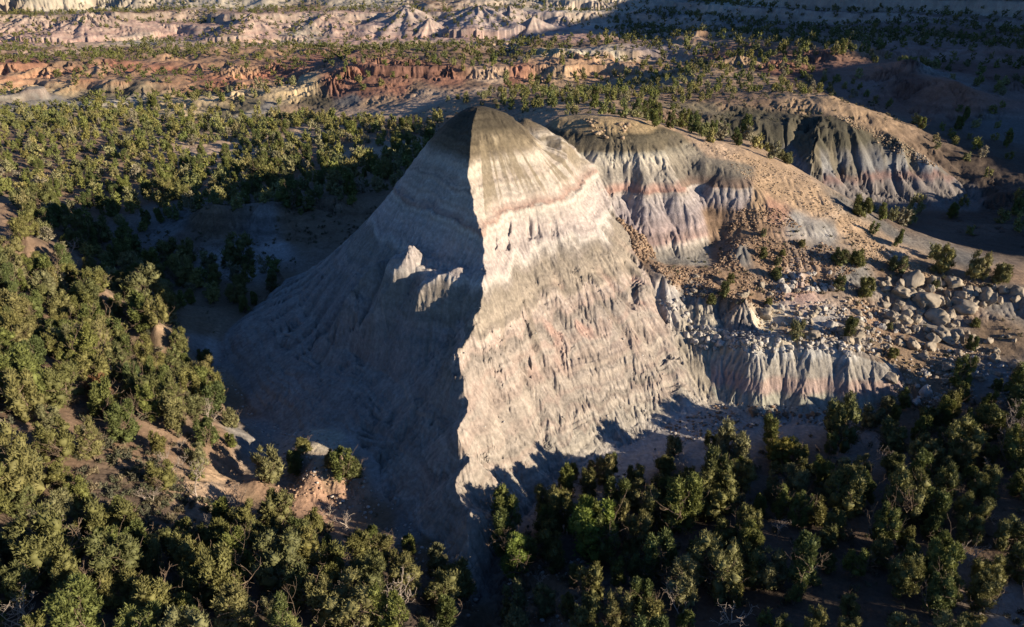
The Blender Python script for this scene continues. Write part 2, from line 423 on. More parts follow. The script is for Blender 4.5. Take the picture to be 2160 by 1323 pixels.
# cone-shaped badland hills: pixel of the top, distance, side slope, lengthening
HILLS = [(60, 34, 792, .5, .6), (180, 28, 805, .46, .5), (532, 32, 815, .48, .5), (690, 28, 842, .5, .6), (858, 8, 850, .62, .7), (905, 40, 802, .7, 1), (1010, 6, 850, .6, .6), (1075, 10, 856, .6, .7), (1125, 38, 802, .66, 1), (1190, 30, 830, .6, .7),
  (700, 165, 425, .5, 1.3), (735, 145, 440, .5, 1.2), (800, 116, 458, .45, 1.2), (862, 124, 452, .5, 1), (950, 146, 440, .55, 1), (100, 140, 490, .4, 1), (210, 140, 490, .45, 1), (300, 143, 490, .45, 1), (420, 132, 510, .45, 1), (500, 142, 482, .45, 1), (580, 132, 500, .45, 1), (640, 140, 482, .45, 1), (560, 104, 562, .4, 1), (450, 100, 592, .4, 1), (650, 102, 572, .4, 1), (350, 120, 560, .4, 1), (20, 138, 500, .4, 1), (130, 118, 560, .35, 1),
  (235, 176, 448, .6, .8), (300, 180, 445, .6, .8), (150, 180, 448, .6, .8), (60, 182, 446, .6, .8), (360, 184, 446, .5, .8), (500, 205, 412, .5, .9), (470, 215, 406, .5, .8),
  (1810, 92, 430, .5, 1), (1650, 122, 380, .5, 1), (1560, 118, 400, .5, 1), (1740, 112, 402, .5, 1), (1450, 138, 400, .5, 1), (2100, 100, 430, .5, 1), (1925, 126, 346, .6, .9), (2012, 166, 320, .6, .9), (1860, 165, 345, .5, 1), (2140, 170, 340, .5, 1), (1480, 60, 540, .9, .6), (1442, 74, 530, .9, .6),
  (1400, 16, 830, .7, 1), (1500, 26, 705, .7, 1), (1600, 0, 800, .7, 1), (1690, 16, 685, .7, 1), (1790, 6, 685, .7, 1), (1890, 16, 640, .7, 1), (1990, 0, 640, .7, 1), (2100, 20, 605, .7, 1), (1330, 24, 900, .6, 1), (1560, 50, 640, .8, .7), (1850, 45, 590, .8, .7), (2040, 48, 560, .8, .7)]
for q, (u, v, yv, s_, st_) in enumerate(HILLS):
    hx, hy, hzz = PY(u, v, yv)
    rad = 55 if yv > 600 else 32
    m = (np.abs(X - hx) < rad * 1.6) & (np.abs(Yg - hy) < rad * 1.6)
    x = X[m] - hx; y = Yg[m] - hy
    aa = np.arctan2(y, x)
    fl = 1 + .34 * perlin(np.cos(aa) * 1.7 + q * 3.1, np.sin(aa) * 1.7, 700 + q) + .17 * perlin(np.cos(aa) * 4 + q * 3.1, np.sin(aa) * 5, 730 + q)
    d_ = np.sqrt((((x * (1.0 - .35 * _hash(np.array([q]), np.array([3]), 9)[0])) ** 2) + (y * st_) ** 2) + (4 if q % 3 else 30)) * fl
    zc = hzz + 1 - s_ * d_ * (1.12 - .3 * np.clip(d_ / rad, 0, 1))
    zc = np.where(np.hypot(x, y) < rad * 1.5, zc, -1e3)
    old = H[m]; dl = zc - old
    H[m] = np.maximum(zc, old) + np.maximum(1.5 - np.abs(dl), 0) ** 2 / 6
dist = RR
def grad(Zt):
    zr = np.gradient(Zt, rr, axis=0)
    zt = np.gradient(Zt, th, axis=1) / RR
    s, c = np.sin(TH), np.cos(TH)
    return zr * s + zt * c, zr * c - zt * s
gx, gy = grad(H)
sl = np.hypot(gx, gy)

# warp the slow relief so that nothing stays ruler-straight
nearw = sm(150, 420, dist)
H += (1 - MB) * nearw * (2.6 * fbm(X, Yg, 60, 3, 11)) + (1 - MB) * (.55 * fbm(X, Yg, 9, 3, 12) + .16 * fbm(X, Yg, 2.6, 3, 13))
farb = sm(330, 480, dist)
H += (1 - MB) * (X < -10) * sm(150, 170, dist) * (1 - sm(250, 290, dist)) * 1.5 * fbm(X, Yg, 16, 4, 14)
H += farb * (7 - 3.5 * sm(600, 700, dist)) * np.abs(fbm(X, Yg, 110, 4, 41)) * (1 - .5 * sm(900, 1400, dist))

butt2 = np.exp(-(((X - 36) / 24) ** 2 + ((Yg - 158) / 20) ** 2))
U0, V0 = project(X, Yg, H)
ero = [  # wavelength, amplitude, from, to (distance), on the butte too?
    (130, 16.0, 900, 3400, 0), (46, 4.6, 420, 2600, 0), (22, 2.0, 200, 1500, 0), (11, .85, 205, 620, 0),
    (6.0, .95, 60, 520, .9), (3.1, .5, 60, 330, .55), (1.55, .30, 62, 210, .9), (.8, .17, 62, 150, 1)]
for k, (wl, am, d0, d1, onb) in enumerate(ero):
    gx, gy = grad(H); sl = np.hypot(gx, gy)
    wgt = sm(d0 * .8, d0 * 1.25, dist) if d0 > 62 else np.ones_like(dist)
    wgt = wgt * (1 - sm(d1 * .75, d1, dist))
    steep = sm(.18, .75, sl) if wl < 30 else sm(.08, .45, sl)
    calm = 1 - .55 * sm(130, 140, dist) * (1 - sm(195, 215, dist)) * (wl > 2.5)      # broad faces of the second butte
    calm = calm * (1 - .6 * (1 - MB) * (X < -20) * (dist < 150))
    upper = 1 - .55 * sm(26, 34, H)
    if wl in (46, 22): wgt = wgt * (1 - .62 * sm(600, 700, dist) * (1 - sm(1000, 1200, dist)))
    if wl in (6.0, 3.1): calm = calm * (1 - .5 * (X > 28) * (X < 75) * (Yg < 122))
    if wl == 6.0: upper = upper * (.6 + .9 * (1 - sm(14, 22, H)))
    wgt = wgt * steep * (MB * onb * upper + (1 - MB) * calm)
    m = wgt > .01
    if not m.any(): continue
    x = X[m]; y = Yg[m]
    s = sl[m] + 1e-6
    dx = (-gx[m] / s).astype(F32); dy = (-gy[m] / s).astype(F32)
    ro = .38 * perlin(x / (wl * 2.6), y / (wl * 2.6), 600 + k)
    cr_, sr_ = np.cos(ro), np.sin(ro); dx, dy = dx * cr_ - dy * sr_, dx * sr_ + dy * cr_
    g = gully(x / wl, y / wl, dx, dy, 100 + k * 9)
    g = g * .5 - np.abs(g) * .35          # sharp crests, rounder gullies
    H[m] += wgt[m] * am * g * np.clip(.55 + 1.3 * perlin(x / (wl * 3.3), y / (wl * 3.3), 200 + k), .05, 1.5)
    if wl < 12: RILL[m] += wgt[m] * g
    print("erosion", wl, int(m.sum()), round(time.time() - T0, 1))

H += .05 * fbm(X, Yg, .9, 3, 61) * (1 - sm(120, 260, dist)) + sm(180, 300, dist) * .8 * fbm(X, Yg, 6, 4, 62) + sm(380, 600, dist) * 1.5 * fbm(X, Yg, 20, 3, 63)
gx, gy = grad(H); sl = np.hypot(gx, gy)
U, V = project(X, Yg, H)
print("terrain done", round(time.time() - T0, 1))

# ------------------------------------------------------------------ colour of the ground (the earth's own, with shade deepened in places)
JU = 16 * fbm(X, Yg, 14, 3, 301); JV = 10 * fbm(X, Yg, 14, 3, 302)
dj = np.clip(150 / dist, .12, 1.2)
UJ = (U + JU * dj + 3 * dj * perlin(X, Yg, 303)).astype(F32); VJ = (V + JV * dj * .8).astype(F32)

def inpoly(u, v, pts):
    r = np.zeros(u.shape, bool)
    n = len(pts)
    for i in range(n):
        x1, y1 = pts[i]; x2, y2 = pts[(i + 1) % n]
        if y1 == y2: continue
        c = ((y1 > v) != (y2 > v))
        r ^= c & (u < (x2 - x1) * (v - y1) / (y2 - y1) + x1)
    return r
def area(pts, d0=0, d1=1e9):
    return inpoly(UJ, VJ, pts) & (dist > d0) & (dist < d1)

def soft(m, n=3):
    m = m.astype(F32)
    for _ in range(n):
        for ax in (0, 1):
            m = (np.roll(m, 1, ax) + 2 * m + np.roll(m, -1, ax)) / 4
    return m
def c_(*a): return np.array(a, F32)
SOIL = c_(.21, .140, .092); DUFF = c_(.085, .062, .045); TAN = c_(.33, .23, .145); SAND = c_(.40, .29, .20)
RED = c_(.27, .135, .088); ORANGE = c_(.31, .195, .12); YEL = c_(.50, .38, .22); GREY = c_(.20, .185, .165)
OLIVE = c_(.105, .088, .058); CREAM = c_(.46, .40, .30); PINK = c_(.38, .25, .20); LILAC = c_(.34, .28, .27)
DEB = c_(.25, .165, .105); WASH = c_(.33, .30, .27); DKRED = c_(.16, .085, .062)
CP = [  # u, v, colour: patches of earth
    (0, 300, SOIL), (200, 320, SOIL * 1.15), (440, 315, SAND), (460, 318, SAND), (640, 285, SAND), (780, 320, SAND), (600, 360, SOIL), (300, 380, SOIL), (700, 300, SOIL),
    (100, 360, SOIL), (200, 240, SOIL), (420, 260, SOIL), (850, 260, SOIL), (780, 215, TAN), (900, 200, SAND), (720, 240, SAND), (930, 230, TAN), (860, 230, SAND),
    (380, 225, YEL), (420, 205, YEL), (600, 205, YEL), (560, 195, YEL), (400, 240, YEL), (500, 215, OLIVE * 1.2), (470, 225, OLIVE * 1.3), (540, 225, GREY), (490, 237, CREAM * .8), (580, 235, TAN), (620, 225, OLIVE), (660, 225, OLIVE),
    (60, 200, GREY * .7), (130, 205, GREY), (200, 195, OLIVE * 1.4), (170, 213, CREAM), (260, 213, CREAM * .9), (280, 195, OLIVE * 1.4), (40, 205, CREAM * .7), (0, 190, YEL * .8), (60, 182, YEL * .75),
    (60, 160, ORANGE), (20, 165, ORANGE), (200, 160, ORANGE), (300, 165, ORANGE), (400, 170, ORANGE * .9), (150, 170, YEL * .8), (250, 140, RED), (330, 150, RED), (350, 125, ORANGE), (450, 160, RED), (550, 160, RED), (480, 140, ORANGE), (600, 150, RED), (650, 130, RED), (520, 120, ORANGE), (400, 110, ORANGE), (150, 125, SOIL), (50, 130, RED), (100, 110, SOIL), (250, 105, SOIL),
    (700, 170, RED), (750, 150, RED * 1.1), (820, 150, DKRED), (900, 150, DKRED), (950, 165, RED), (760, 190, RED * .9), (830, 185, RED), (700, 200, DKRED), (720, 215, GREY * .8), (870, 190, SOIL),
    (60, 75, PINK), (150, 60, PINK * 1.05), (250, 60, PINK * 1.05), (300, 90, CREAM * .8), (50, 90, PINK), (150, 95, SAND), (350, 70, PINK), (530, 55, PINK), (600, 80, CREAM * .8), (680, 45, PINK), (500, 90, SAND), (700, 90, PINK * 1.1), (860, 40, LILAC), (860, 70, PINK), (1000, 30, LILAC), (1060, 30, LILAC), (1000, 70, PINK), (1100, 60, LILAC), (1190, 50, LILAC), (900, 90, SAND), (1100, 90, SAND), (1200, 75, PINK), (800, 95, SAND), (1220, 85, PINK),
    (50, 25, SOIL), (300, 30, SOIL), (600, 20, SOIL), (900, 10, SOIL), (200, 5, CREAM * .85), (500, 5, CREAM * .85), (750, 3, CREAM * .85), (100, -10, CREAM * .8), (1150, 10, CREAM * .8), (1230, 20, CREAM), (1240, 5, CREAM), (400, -40, CREAM * .7), (900, -40, CREAM * .7), (1220, 50, CREAM),
    (1000, 110, SOIL), (900, 115, SOIL), (1100, 105, SOIL), (1180, 92, SOIL), (1250, 90, SOIL),
    (1160, 118, YEL), (1220, 112, CREAM * 1.1), (1300, 108, CREAM * 1.1), (1230, 128, ORANGE * 1.3), (1150, 145, ORANGE * 1.2), (1300, 125, ORANGE * 1.2), (1110, 160, RED * 1.2), (1080, 170, RED), (1180, 165, TAN), (1250, 160, ORANGE), (1330, 130, ORANGE),
    (1040, 150, SAND), (1000, 170, SOIL), (1050, 190, SAND), (1100, 200, SOIL), (1180, 210, SOIL * 1.2), (1250, 215, TAN), (1200, 235, TAN), (1310, 235, TAN), (1350, 200, SOIL * 1.2), (1400, 150, TAN), (1420, 140, ORANGE), (1500, 130, RED), (1560, 130, TAN), (1650, 135, RED), (1500, 165, TAN), (1600, 160, TAN), (1620, 150, DKRED), (1700, 150, DKRED), (1550, 200, SOIL), (1700, 190, SOIL), (1450, 240, OLIVE * 1.5), (1400, 250, SOIL), (1350, 262, TAN), (1500, 215, SOIL), (1750, 215, TAN),
    (1370, 100, LILAC * .7), (1440, 75, ORANGE), (1480, 80, ORANGE), (1440, 90, SAND), (1350, 60, PINK * .8), (1500, 30, GREY), (1530, 15, CREAM), (1600, 10, CREAM), (1600, 40, PINK * .5), (1700, 40, PINK * .5), (1800, 50, PINK * .45), (1950, 50, PINK * .45), (2100, 50, PINK * .45), (1900, 10, SAND * .45), (2100, 10, SAND * .45), (1400, 20, GREY * .7), (1700, 0, PINK * .5), (1500, 0, GREY * .8), (1700, 85, SOIL), (1900, 85, SOIL),  # dimmed pinks and sands at the right deepen the escarpment's shadow in the colour
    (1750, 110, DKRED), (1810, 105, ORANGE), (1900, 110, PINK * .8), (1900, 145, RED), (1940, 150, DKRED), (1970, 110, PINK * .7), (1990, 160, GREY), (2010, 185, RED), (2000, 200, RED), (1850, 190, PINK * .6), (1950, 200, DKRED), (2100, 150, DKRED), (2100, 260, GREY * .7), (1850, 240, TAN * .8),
    (600, 450, TAN * .6), (450, 460, TAN * .6), (520, 480, GREY), (380, 480, GREY), (700, 430, TAN * .6), (520, 530, WASH), (560, 525, WASH), (600, 500, TAN * .55), (400, 520, DUFF * 1.8), (650, 500, TAN * .55), (300, 560, DUFF), (460, 620, TAN * .5), (560, 620, TAN * .55), (430, 700, TAN * .6), (450, 760, WASH * .8), (480, 850, TAN * .6), (520, 930, WASH * .7), (570, 880, WASH * .8), (620, 930, WASH * .8), (720, 930, WASH), (800, 1000, WASH * .9), (860, 1100, WASH * .5), (780, 1100, TAN * .5), (900, 1150, TAN * .5), (1000, 1200, WASH * .5), (1010, 1290, TAN * .4),
    (650, 1040, c_(.34, .21, .14)), (720, 1030, c_(.34, .21, .14)), (600, 1040, c_(.32, .2, .13)), (680, 990, TAN), (680, 925, CREAM * .9), (640, 915, CREAM), (560, 1070, TAN * .6),
    (400, 800, TAN), (410, 790, TAN), (460, 1030, SAND * .9), (500, 1040, c_(.30, .20, .13)), (440, 1010, TAN), (400, 950, SOIL), (460, 930, SOIL), (480, 890, TAN * .7), (350, 720, TAN * .7), (200, 700, SOIL * .8), (100, 600, SOIL * .8), (150, 500, SOIL * .8), (100, 800, SOIL * .7), (250, 900, SOIL * .7), (300, 1050, DUFF), (100, 1000, SOIL * .6), (200, 1100, DUFF), (400, 1150, DUFF), (600, 1150, DUFF), (100, 1250, DUFF), (500, 1300, DUFF), (800, 1250, DUFF), (960, 1130, SOIL * .7), (530, 1090, SOIL),
    (1120, 1080, WASH * .8), (1150, 1030, WASH), (1250, 1000, WASH), (1350, 950, WASH), (1450, 920, WASH), (1550, 900, WASH * .8), (1700, 880, WASH * .9), (1800, 900, WASH * .8), (1950, 920, SOIL * .8), (1100, 1200, SOIL * .6), (1150, 1290, SOIL * .9), (1300, 1150, DUFF), (1400, 1050, DUFF * 1.4), (1500, 1100, DUFF), (1700, 1000, DUFF * 1.4), (1800, 1150, DUFF), (1600, 1250, DUFF), (1900, 1100, DUFF), (2000, 1000, DUFF), (2100, 1150, SOIL * .7), (2100, 1250, SOIL), (2150, 1290, WASH), (1900, 1300, DUFF), (1350, 1300, DUFF), (2100, 900, DUFF), (1750, 1060, SOIL * .7), (1850, 1110, SOIL * .7),
    (1500, 740, CREAM * .8), (1480, 700, CREAM * .8), (1560, 720, CREAM * .9), (1640, 725, CREAM * .9), (1700, 700, TAN), (1440, 650, GREY), (1500, 660, GREY), (1580, 690, GREY * 1.1), (1400, 640, WASH * 1.2), (1630, 680, CREAM), (1650, 665, CREAM), (1750, 690, WASH), (1800, 730, GREY), (1850, 690, DEB), (1900, 780, TAN * .8), (2000, 750, TAN * .8), (2100, 800, GREY), (1950, 850, SOIL), (2100, 720, TAN * .6), (2100, 630, GREY * .8), (1950, 640, GREY), (1820, 620, GREY), (1900, 600, SOIL), (2000, 590, SOIL), (2100, 580, SOIL),
    (1500, 600, DEB), (1450, 570, DEB), (1420, 600, DEB), (1550, 560, DEB * .9), (1600, 620, DEB), (1600, 520, DEB), (1650, 540, DEB), (1560, 460, DEB * .9), (1560, 520, GREY), (1690, 600, WASH * 1.3), (1700, 620, PINK), (1750, 600, DEB), (1540, 500, DEB * .8), (1500, 480, DEB * .8), (1520, 620, DEB), (1620, 470, DEB), (1300, 470, DEB * .8), (1240, 400, DEB * .7), (1200, 360, DEB * .7), (1340, 510, DEB * .9), (1180, 330, DEB * .7),
    (1600, 350, TAN * 1.1), (1500, 320, SAND * .9), (1650, 390, TAN * 1.1), (1700, 420, TAN * 1.2), (1650, 440, c_(.34, .2, .14)), (1700, 470, GREY * 1.4), (1760, 500, GREY * 1.35), (1800, 500, TAN * 1.1), (1850, 540, TAN * 1.05), (1880, 560, TAN), (1900, 545, SAND * .8), (1950, 575, TAN * .9), (2040, 600, SOIL * 1.1), (1900, 560, GREY * 1.2), (1960, 600, SOIL * 1.1), (1580, 380, TAN), (1740, 440, TAN * 1.2), (1600, 420, TAN),
    (1900, 480, DUFF * 1.4), (2000, 480, DUFF * 1.4), (2000, 530, GREY * .7), (1900, 510, GREY * .7), (2100, 520, DUFF), (2100, 450, DUFF), (2100, 350, DUFF), (1800, 450, GREY * .6), (2050, 300, DUFF * 1.3),
]
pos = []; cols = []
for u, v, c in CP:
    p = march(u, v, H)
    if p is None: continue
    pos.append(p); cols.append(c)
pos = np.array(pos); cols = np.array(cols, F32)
wsc = np.maximum(dist, 60)
wx = X + wsc * .045 * fbm(X / wsc * 60, Yg / wsc * 60, 6, 3, 311)
wy = Yg + wsc * .06 * fbm(X / wsc * 60, Yg / wsc * 60, 6, 3, 312)
# log-radial metric so that near and far patches read alike
lx = (np.arctan2(wx, wy)).astype(F32); ly = (.8 * np.log(np.maximum(np.hypot(wx, wy), 5))).astype(F32)
px_ = np.arctan2(pos[:, 0], pos[:, 1]).astype(F32); py_ = (.8 * np.log(np.hypot(pos[:, 0], pos[:, 1]))).astype(F32)
shp = X.shape
ALB = np.zeros((X.size, 3), F32)
lxf, lyf = lx.ravel(), ly.ravel()
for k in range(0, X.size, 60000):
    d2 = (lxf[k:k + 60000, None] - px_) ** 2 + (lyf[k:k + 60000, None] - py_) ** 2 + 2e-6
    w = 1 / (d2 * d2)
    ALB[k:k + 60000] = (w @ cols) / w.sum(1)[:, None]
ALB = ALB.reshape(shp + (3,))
print("albedo", round(time.time() - T0, 1))

def ramp(z, tab):
    zs = [t[0] for t in tab]
    return np.stack([np.interp(z, zs, [t[1][i] for t in tab]) for i in range(3)], -1).astype(F32)
def lay(mask, col):
    global ALB
    m = mask.astype(F32)[..., None]
    ALB = ALB * (1 - m) + col * m

# beds: thin darker and lighter layers wherever the ground is steep
steepm = sm(.18, .5, sl)
zq = H + .8 * fbm(X, Yg, 25, 2, 321)
bed = perlin(zq / 1.15, zq * 0 + .5, 322) + .6 * perlin(zq / .43, zq * 0 + 7.5, 323)
bed = bed * sm(80, 140, dist) + sm(380, 600, dist) * 1.1 * perlin(zq / 4.2, zq * 0 + 3.5, 324)
ALB *= (1 + .26 * steepm * bed)[..., None]
redbed = sm(.25, .6, perlin(zq / 3.7, zq * 0 + 9.5, 325)) * steepm * sm(420, 520, dist)
lay(redbed * .45, ALB * c_(1.12, .72, .62))
fz = H + 1.5 * fbm(X, Yg, 60, 3, 326)
q7 = fz / 8.5 - np.floor(fz / 8.5)
fst = ramp(q7, [(0, (.30, .19, .15)), (.12, (.37, .27, .22)), (.3, (.42, .34, .26)), (.38, (.27, .17, .14)), (.52, (.36, .27, .235)), (.66, (.30, .20, .17)), (.7, (.44, .37, .29)), (.84, (.31, .23, .19)), (1, (.30, .19, .15))])
lay(.6 * steepm * sm(610, 680, dist) * (1 - sm(960, 1020, dist)), fst)
capf = sm(620, 700, dist) * sm(10, 32, H) * .3
lay(capf * steepm, CREAM)

# red, pale and dark layers of the second butte and the ridge
B2 = area([(1150, 240), (1300, 245), (1380, 262), (1440, 280), (1490, 330), (1590, 350), (1590, 420), (1570, 445), (1500, 430), (1480, 440), (1500, 560), (1400, 556), (1310, 530), (1255, 450), (1200, 370)], 130, 200)
zb = H + .35 * perlin(X / 3, Yg / 3, 331)
r2 = ramp(zb, [(15, (.24, .23, .20)), (17.6, (.29, .26, .22)), (18.6, (.41, .36, .30)), (19.6, (.30, .21, .18)), (20.8, (.33, .25, .225)), (24, (.34, .29, .28)), (26.2, (.40, .35, .32)), (26.9, (.46, .39, .33)), (27.3, (.34, .20, .155)), (28.2, (.38, .26, .21)), (29.0, (.37, .325, .27)), (30.6, (.28, .245, .20)), (32, (.41, .36, .285)), (33.4, (.40, .36, .28)), (34.0, (.15, .125, .085)), (36.4, (.12, .10, .065)), (37.2, (.34, .25, .14)), (38.5, (.40, .29, .16))])
dk = area([(1420, 285), (1600, 345), (1600, 400), (1560, 405), (1440, 390), (1400, 320)], 130, 200)
r2 = np.where((dk & (H > 27))[..., None], r2 * .35 + c_(.13, .11, .08) * .65, r2)
lay(soft(B2, 14), (r2 * .86) * (1 + .25 * bed)[..., None])
# third butte
B3 = area([(1470, 260), (1560, 220), (1700, 225), (1860, 240), (1960, 300), (2080, 420), (2060, 445), (1840, 440), (1700, 420), (1590, 400), (1460, 300)], 205, 275)
crest = perlin(X / 5.5, Yg / 26, 341) + .5 * perlin(X / 2.2, Yg / 14, 342)
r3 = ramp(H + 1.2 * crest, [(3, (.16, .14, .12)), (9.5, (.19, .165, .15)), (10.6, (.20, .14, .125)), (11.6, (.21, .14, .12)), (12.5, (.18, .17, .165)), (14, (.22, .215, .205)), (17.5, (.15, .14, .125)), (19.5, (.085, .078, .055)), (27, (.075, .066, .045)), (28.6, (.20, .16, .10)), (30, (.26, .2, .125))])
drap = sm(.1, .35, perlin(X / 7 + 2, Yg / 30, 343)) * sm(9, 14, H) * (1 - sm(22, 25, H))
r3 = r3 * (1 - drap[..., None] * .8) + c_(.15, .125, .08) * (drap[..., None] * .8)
lay(soft(B3, 10), r3)
# low bluff
BL = area([(1495, 760), (1560, 735), (1740, 728), (1890, 770), (1930, 840), (1860, 872), (1640, 876), (1510, 862)], 105, 135)
rl = ramp(zb + .3 * perlin(X / 1.5, Yg / 1.5, 351), [(.5, (.33, .31, .26)), (3.0, (.27, .26, .21)), (3.9, (.31, .23, .20)), (5.2, (.32, .24, .20)), (5.9, (.29, .26, .22)), (8, (.29, .265, .225)), (8.8, (.42, .40, .36)), (12, (.42, .40, .36))])
lay(BL & (sl > .35), rl)
lay(area([(1530, 690), (1560, 662), (1610, 712), (1545, 716)], 100, 150), c_(.17, .15, .135))
# the butte
ang = np.degrees(np.arctan2(Yg - AY, X - AX))
rad = np.hypot(X - AX, Yg - AY)
zw = H + .7 * perlin(X / 4, Yg / 4, 361) + 1.1 * perlin(X / 2.2, Yg / 9, 365) * (1 - sm(24, 29, H)) + .25 * perlin(X, Yg, 362) + .8 * perlin(X / 17, Yg / 17, 363)
rb = ramp(zw, [(-1, (.22, .21, .19)), (1.5, (.30, .28, .24)), (3.5, (.36, .33, .27)), (6.0, (.29, .25, .205)), (9, (.31, .26, .21)), (11, (.25, .21, .17)), (12.4, (.28, .235, .195)), (13.1, (.31, .235, .19)), (14, (.29, .24, .20)), (15.8, (.28, .235, .20)), (16.6, (.37, .28, .23)), (17.3, (.42, .36, .31)), (18.2, (.32, .26, .21)), (19.2, (.21, .17, .125)), (22.6, (.20, .165, .12)), (23.8, (.33, .29, .25)), (24.8, (.48, .44, .39)), (25.6, (.40, .34, .32)), (28, (.385, .325, .295)), (29.4, (.42, .37, .325)), (30.0, (.56, .52, .45)), (30.7, (.52, .45, .38)), (31.0, (.36, .20, .15)), (31.45, (.36, .24, .19)), (32.4, (.38, .32, .27)), (34.8, (.45, .40, .33)), (35.8, (.35, .29, .235)), (37, (.31, .26, .205)), (37.9, (.49, .44, .35)), (39.0, (.42, .36, .275)), (39.7, (.17, .135, .09)), (41.5, (.125, .10, .066)), (42.8, (.11, .088, .058)), (43.3, (.068, .056, .038)), (48, (.062, .052, .036))])
fb = perlin(zw / .42, zw * 0 + 1.5, 366) + .7 * perlin(zw / .17 + .3 * perlin(X / 6, Yg / 6, 367), zw * 0 + 4.5, 368) + .8 * perlin(zw / 1.3, zw * 0 + 8.5, 369)
rb = rb * (1 + .36 * fb * (.5 + .7 * sm(-.4, .4, perlin(X / 11, Yg / 11, 370))))[..., None]
rb = rb * c_(.97, .955, .95)
pb = sm(.18, .42, perlin(zw / 1.25, zw * 0 + 2.5, 377)) * (1 - sm(20, 24, H)) * (.45 + .55 * sm(-.3, .2, fbm(X, Yg, 10, 3, 378)))
rb = rb * (1 - .38 * pb[..., None]) + c_(.37, .245, .20) * .38 * pb[..., None]
qz = (.42 * (1 - sm(39, 41, H)))[..., None]
rb = rb * (1 - qz) + c_(.315, .275, .232) * (.9 + .25 * fb[..., None] * .6) * qz
# mud that has run down from the cap, and from the brown bed
st = .8 * perlin(ang / 7.0 + .02 * rad, rad * .06, 371) + .35 * perlin(ang / 2.6, rad * .09, 372) + .7 * fbm(X, Yg, 7, 3, 375)
run = sm(-.1, .22, st) * sm(31.5, 35.5, H + 1.5 * st) * (1 - sm(42.5, 44, H)) * (ang > -84) * (ang < 60)
rb = rb * (1 - .8 * run[..., None]) + c_(.17, .135, .088) * .8 * run[..., None]
run2 = sm(.1, .4, perlin(ang / 3.2, rad * .03, 373)) * sm(9, 15, H) * (1 - sm(19, 20, H))
rb = rb * (1 - .5 * run2[..., None]) + c_(.22, .18, .135) * .5 * run2[..., None]
pp = sm(-.05, .25, fbm(X, Yg, 3.5, 3, 376)) * np.exp(-((H - 42.2 + .04 * (ang + 60)) / .75) ** 2) * (ang > -84) * (ang < 20)
rb = rb * (1 - .75 * pp[..., None]) + c_(.36, .29, .195) * .75 * pp[..., None]
pk = sm(.15, .45, fbm(X, Yg, 5, 3, 374)) * np.exp(-((H - 15) / 4.5) ** 2) * (ang > -80) * (ang < 0)
rb = rb * (1 - .55 * pk[..., None]) + c_(.42, .25, .195) * .55 * pk[..., None]
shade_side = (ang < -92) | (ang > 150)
sm2 = sm(-92, -110, np.where(ang > 150, ang - 360, ang)) * (1 - .55 * sm(20, 25, H)) * (1 - sm(39, 41, H))  # left flank: greyer clay, taken further up to put shade in the colour
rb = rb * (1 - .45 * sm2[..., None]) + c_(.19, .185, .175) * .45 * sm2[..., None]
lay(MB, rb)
# lighter rill crests and darker rill floors, with fine mottling
ALB *= (1 + (.2 - .09 * MB) * np.clip(RILL, -1.2, 1) + MB * .11 * fbm(X, Yg, 4, 4, 395))[..., None]
ALB *= (1 + (1 - MB) * .22 * fbm(X, Yg, 30, 5, 391) + sm(350, 500, dist) * .3 * fbm(X, Yg, 12, 3, 392))[..., None]
ALB *= (1 + .10 * perlin(X * 1.7, Yg * 1.7, 381) + .12 * fbm(X, Yg, 7, 3, 382))[..., None]
ALB = np.clip(ALB, .01, .62)
print("colour", round(time.time() - T0, 1))

# ------------------------------------------------------------------ meshes of the ground
def tag(o, label=None, cat=None, group=None, kind=None):
    if label: o['label'] = label
    if cat: o['category'] = cat
    if group: o['group'] = group
    if kind: o['kind'] = kind
    return o

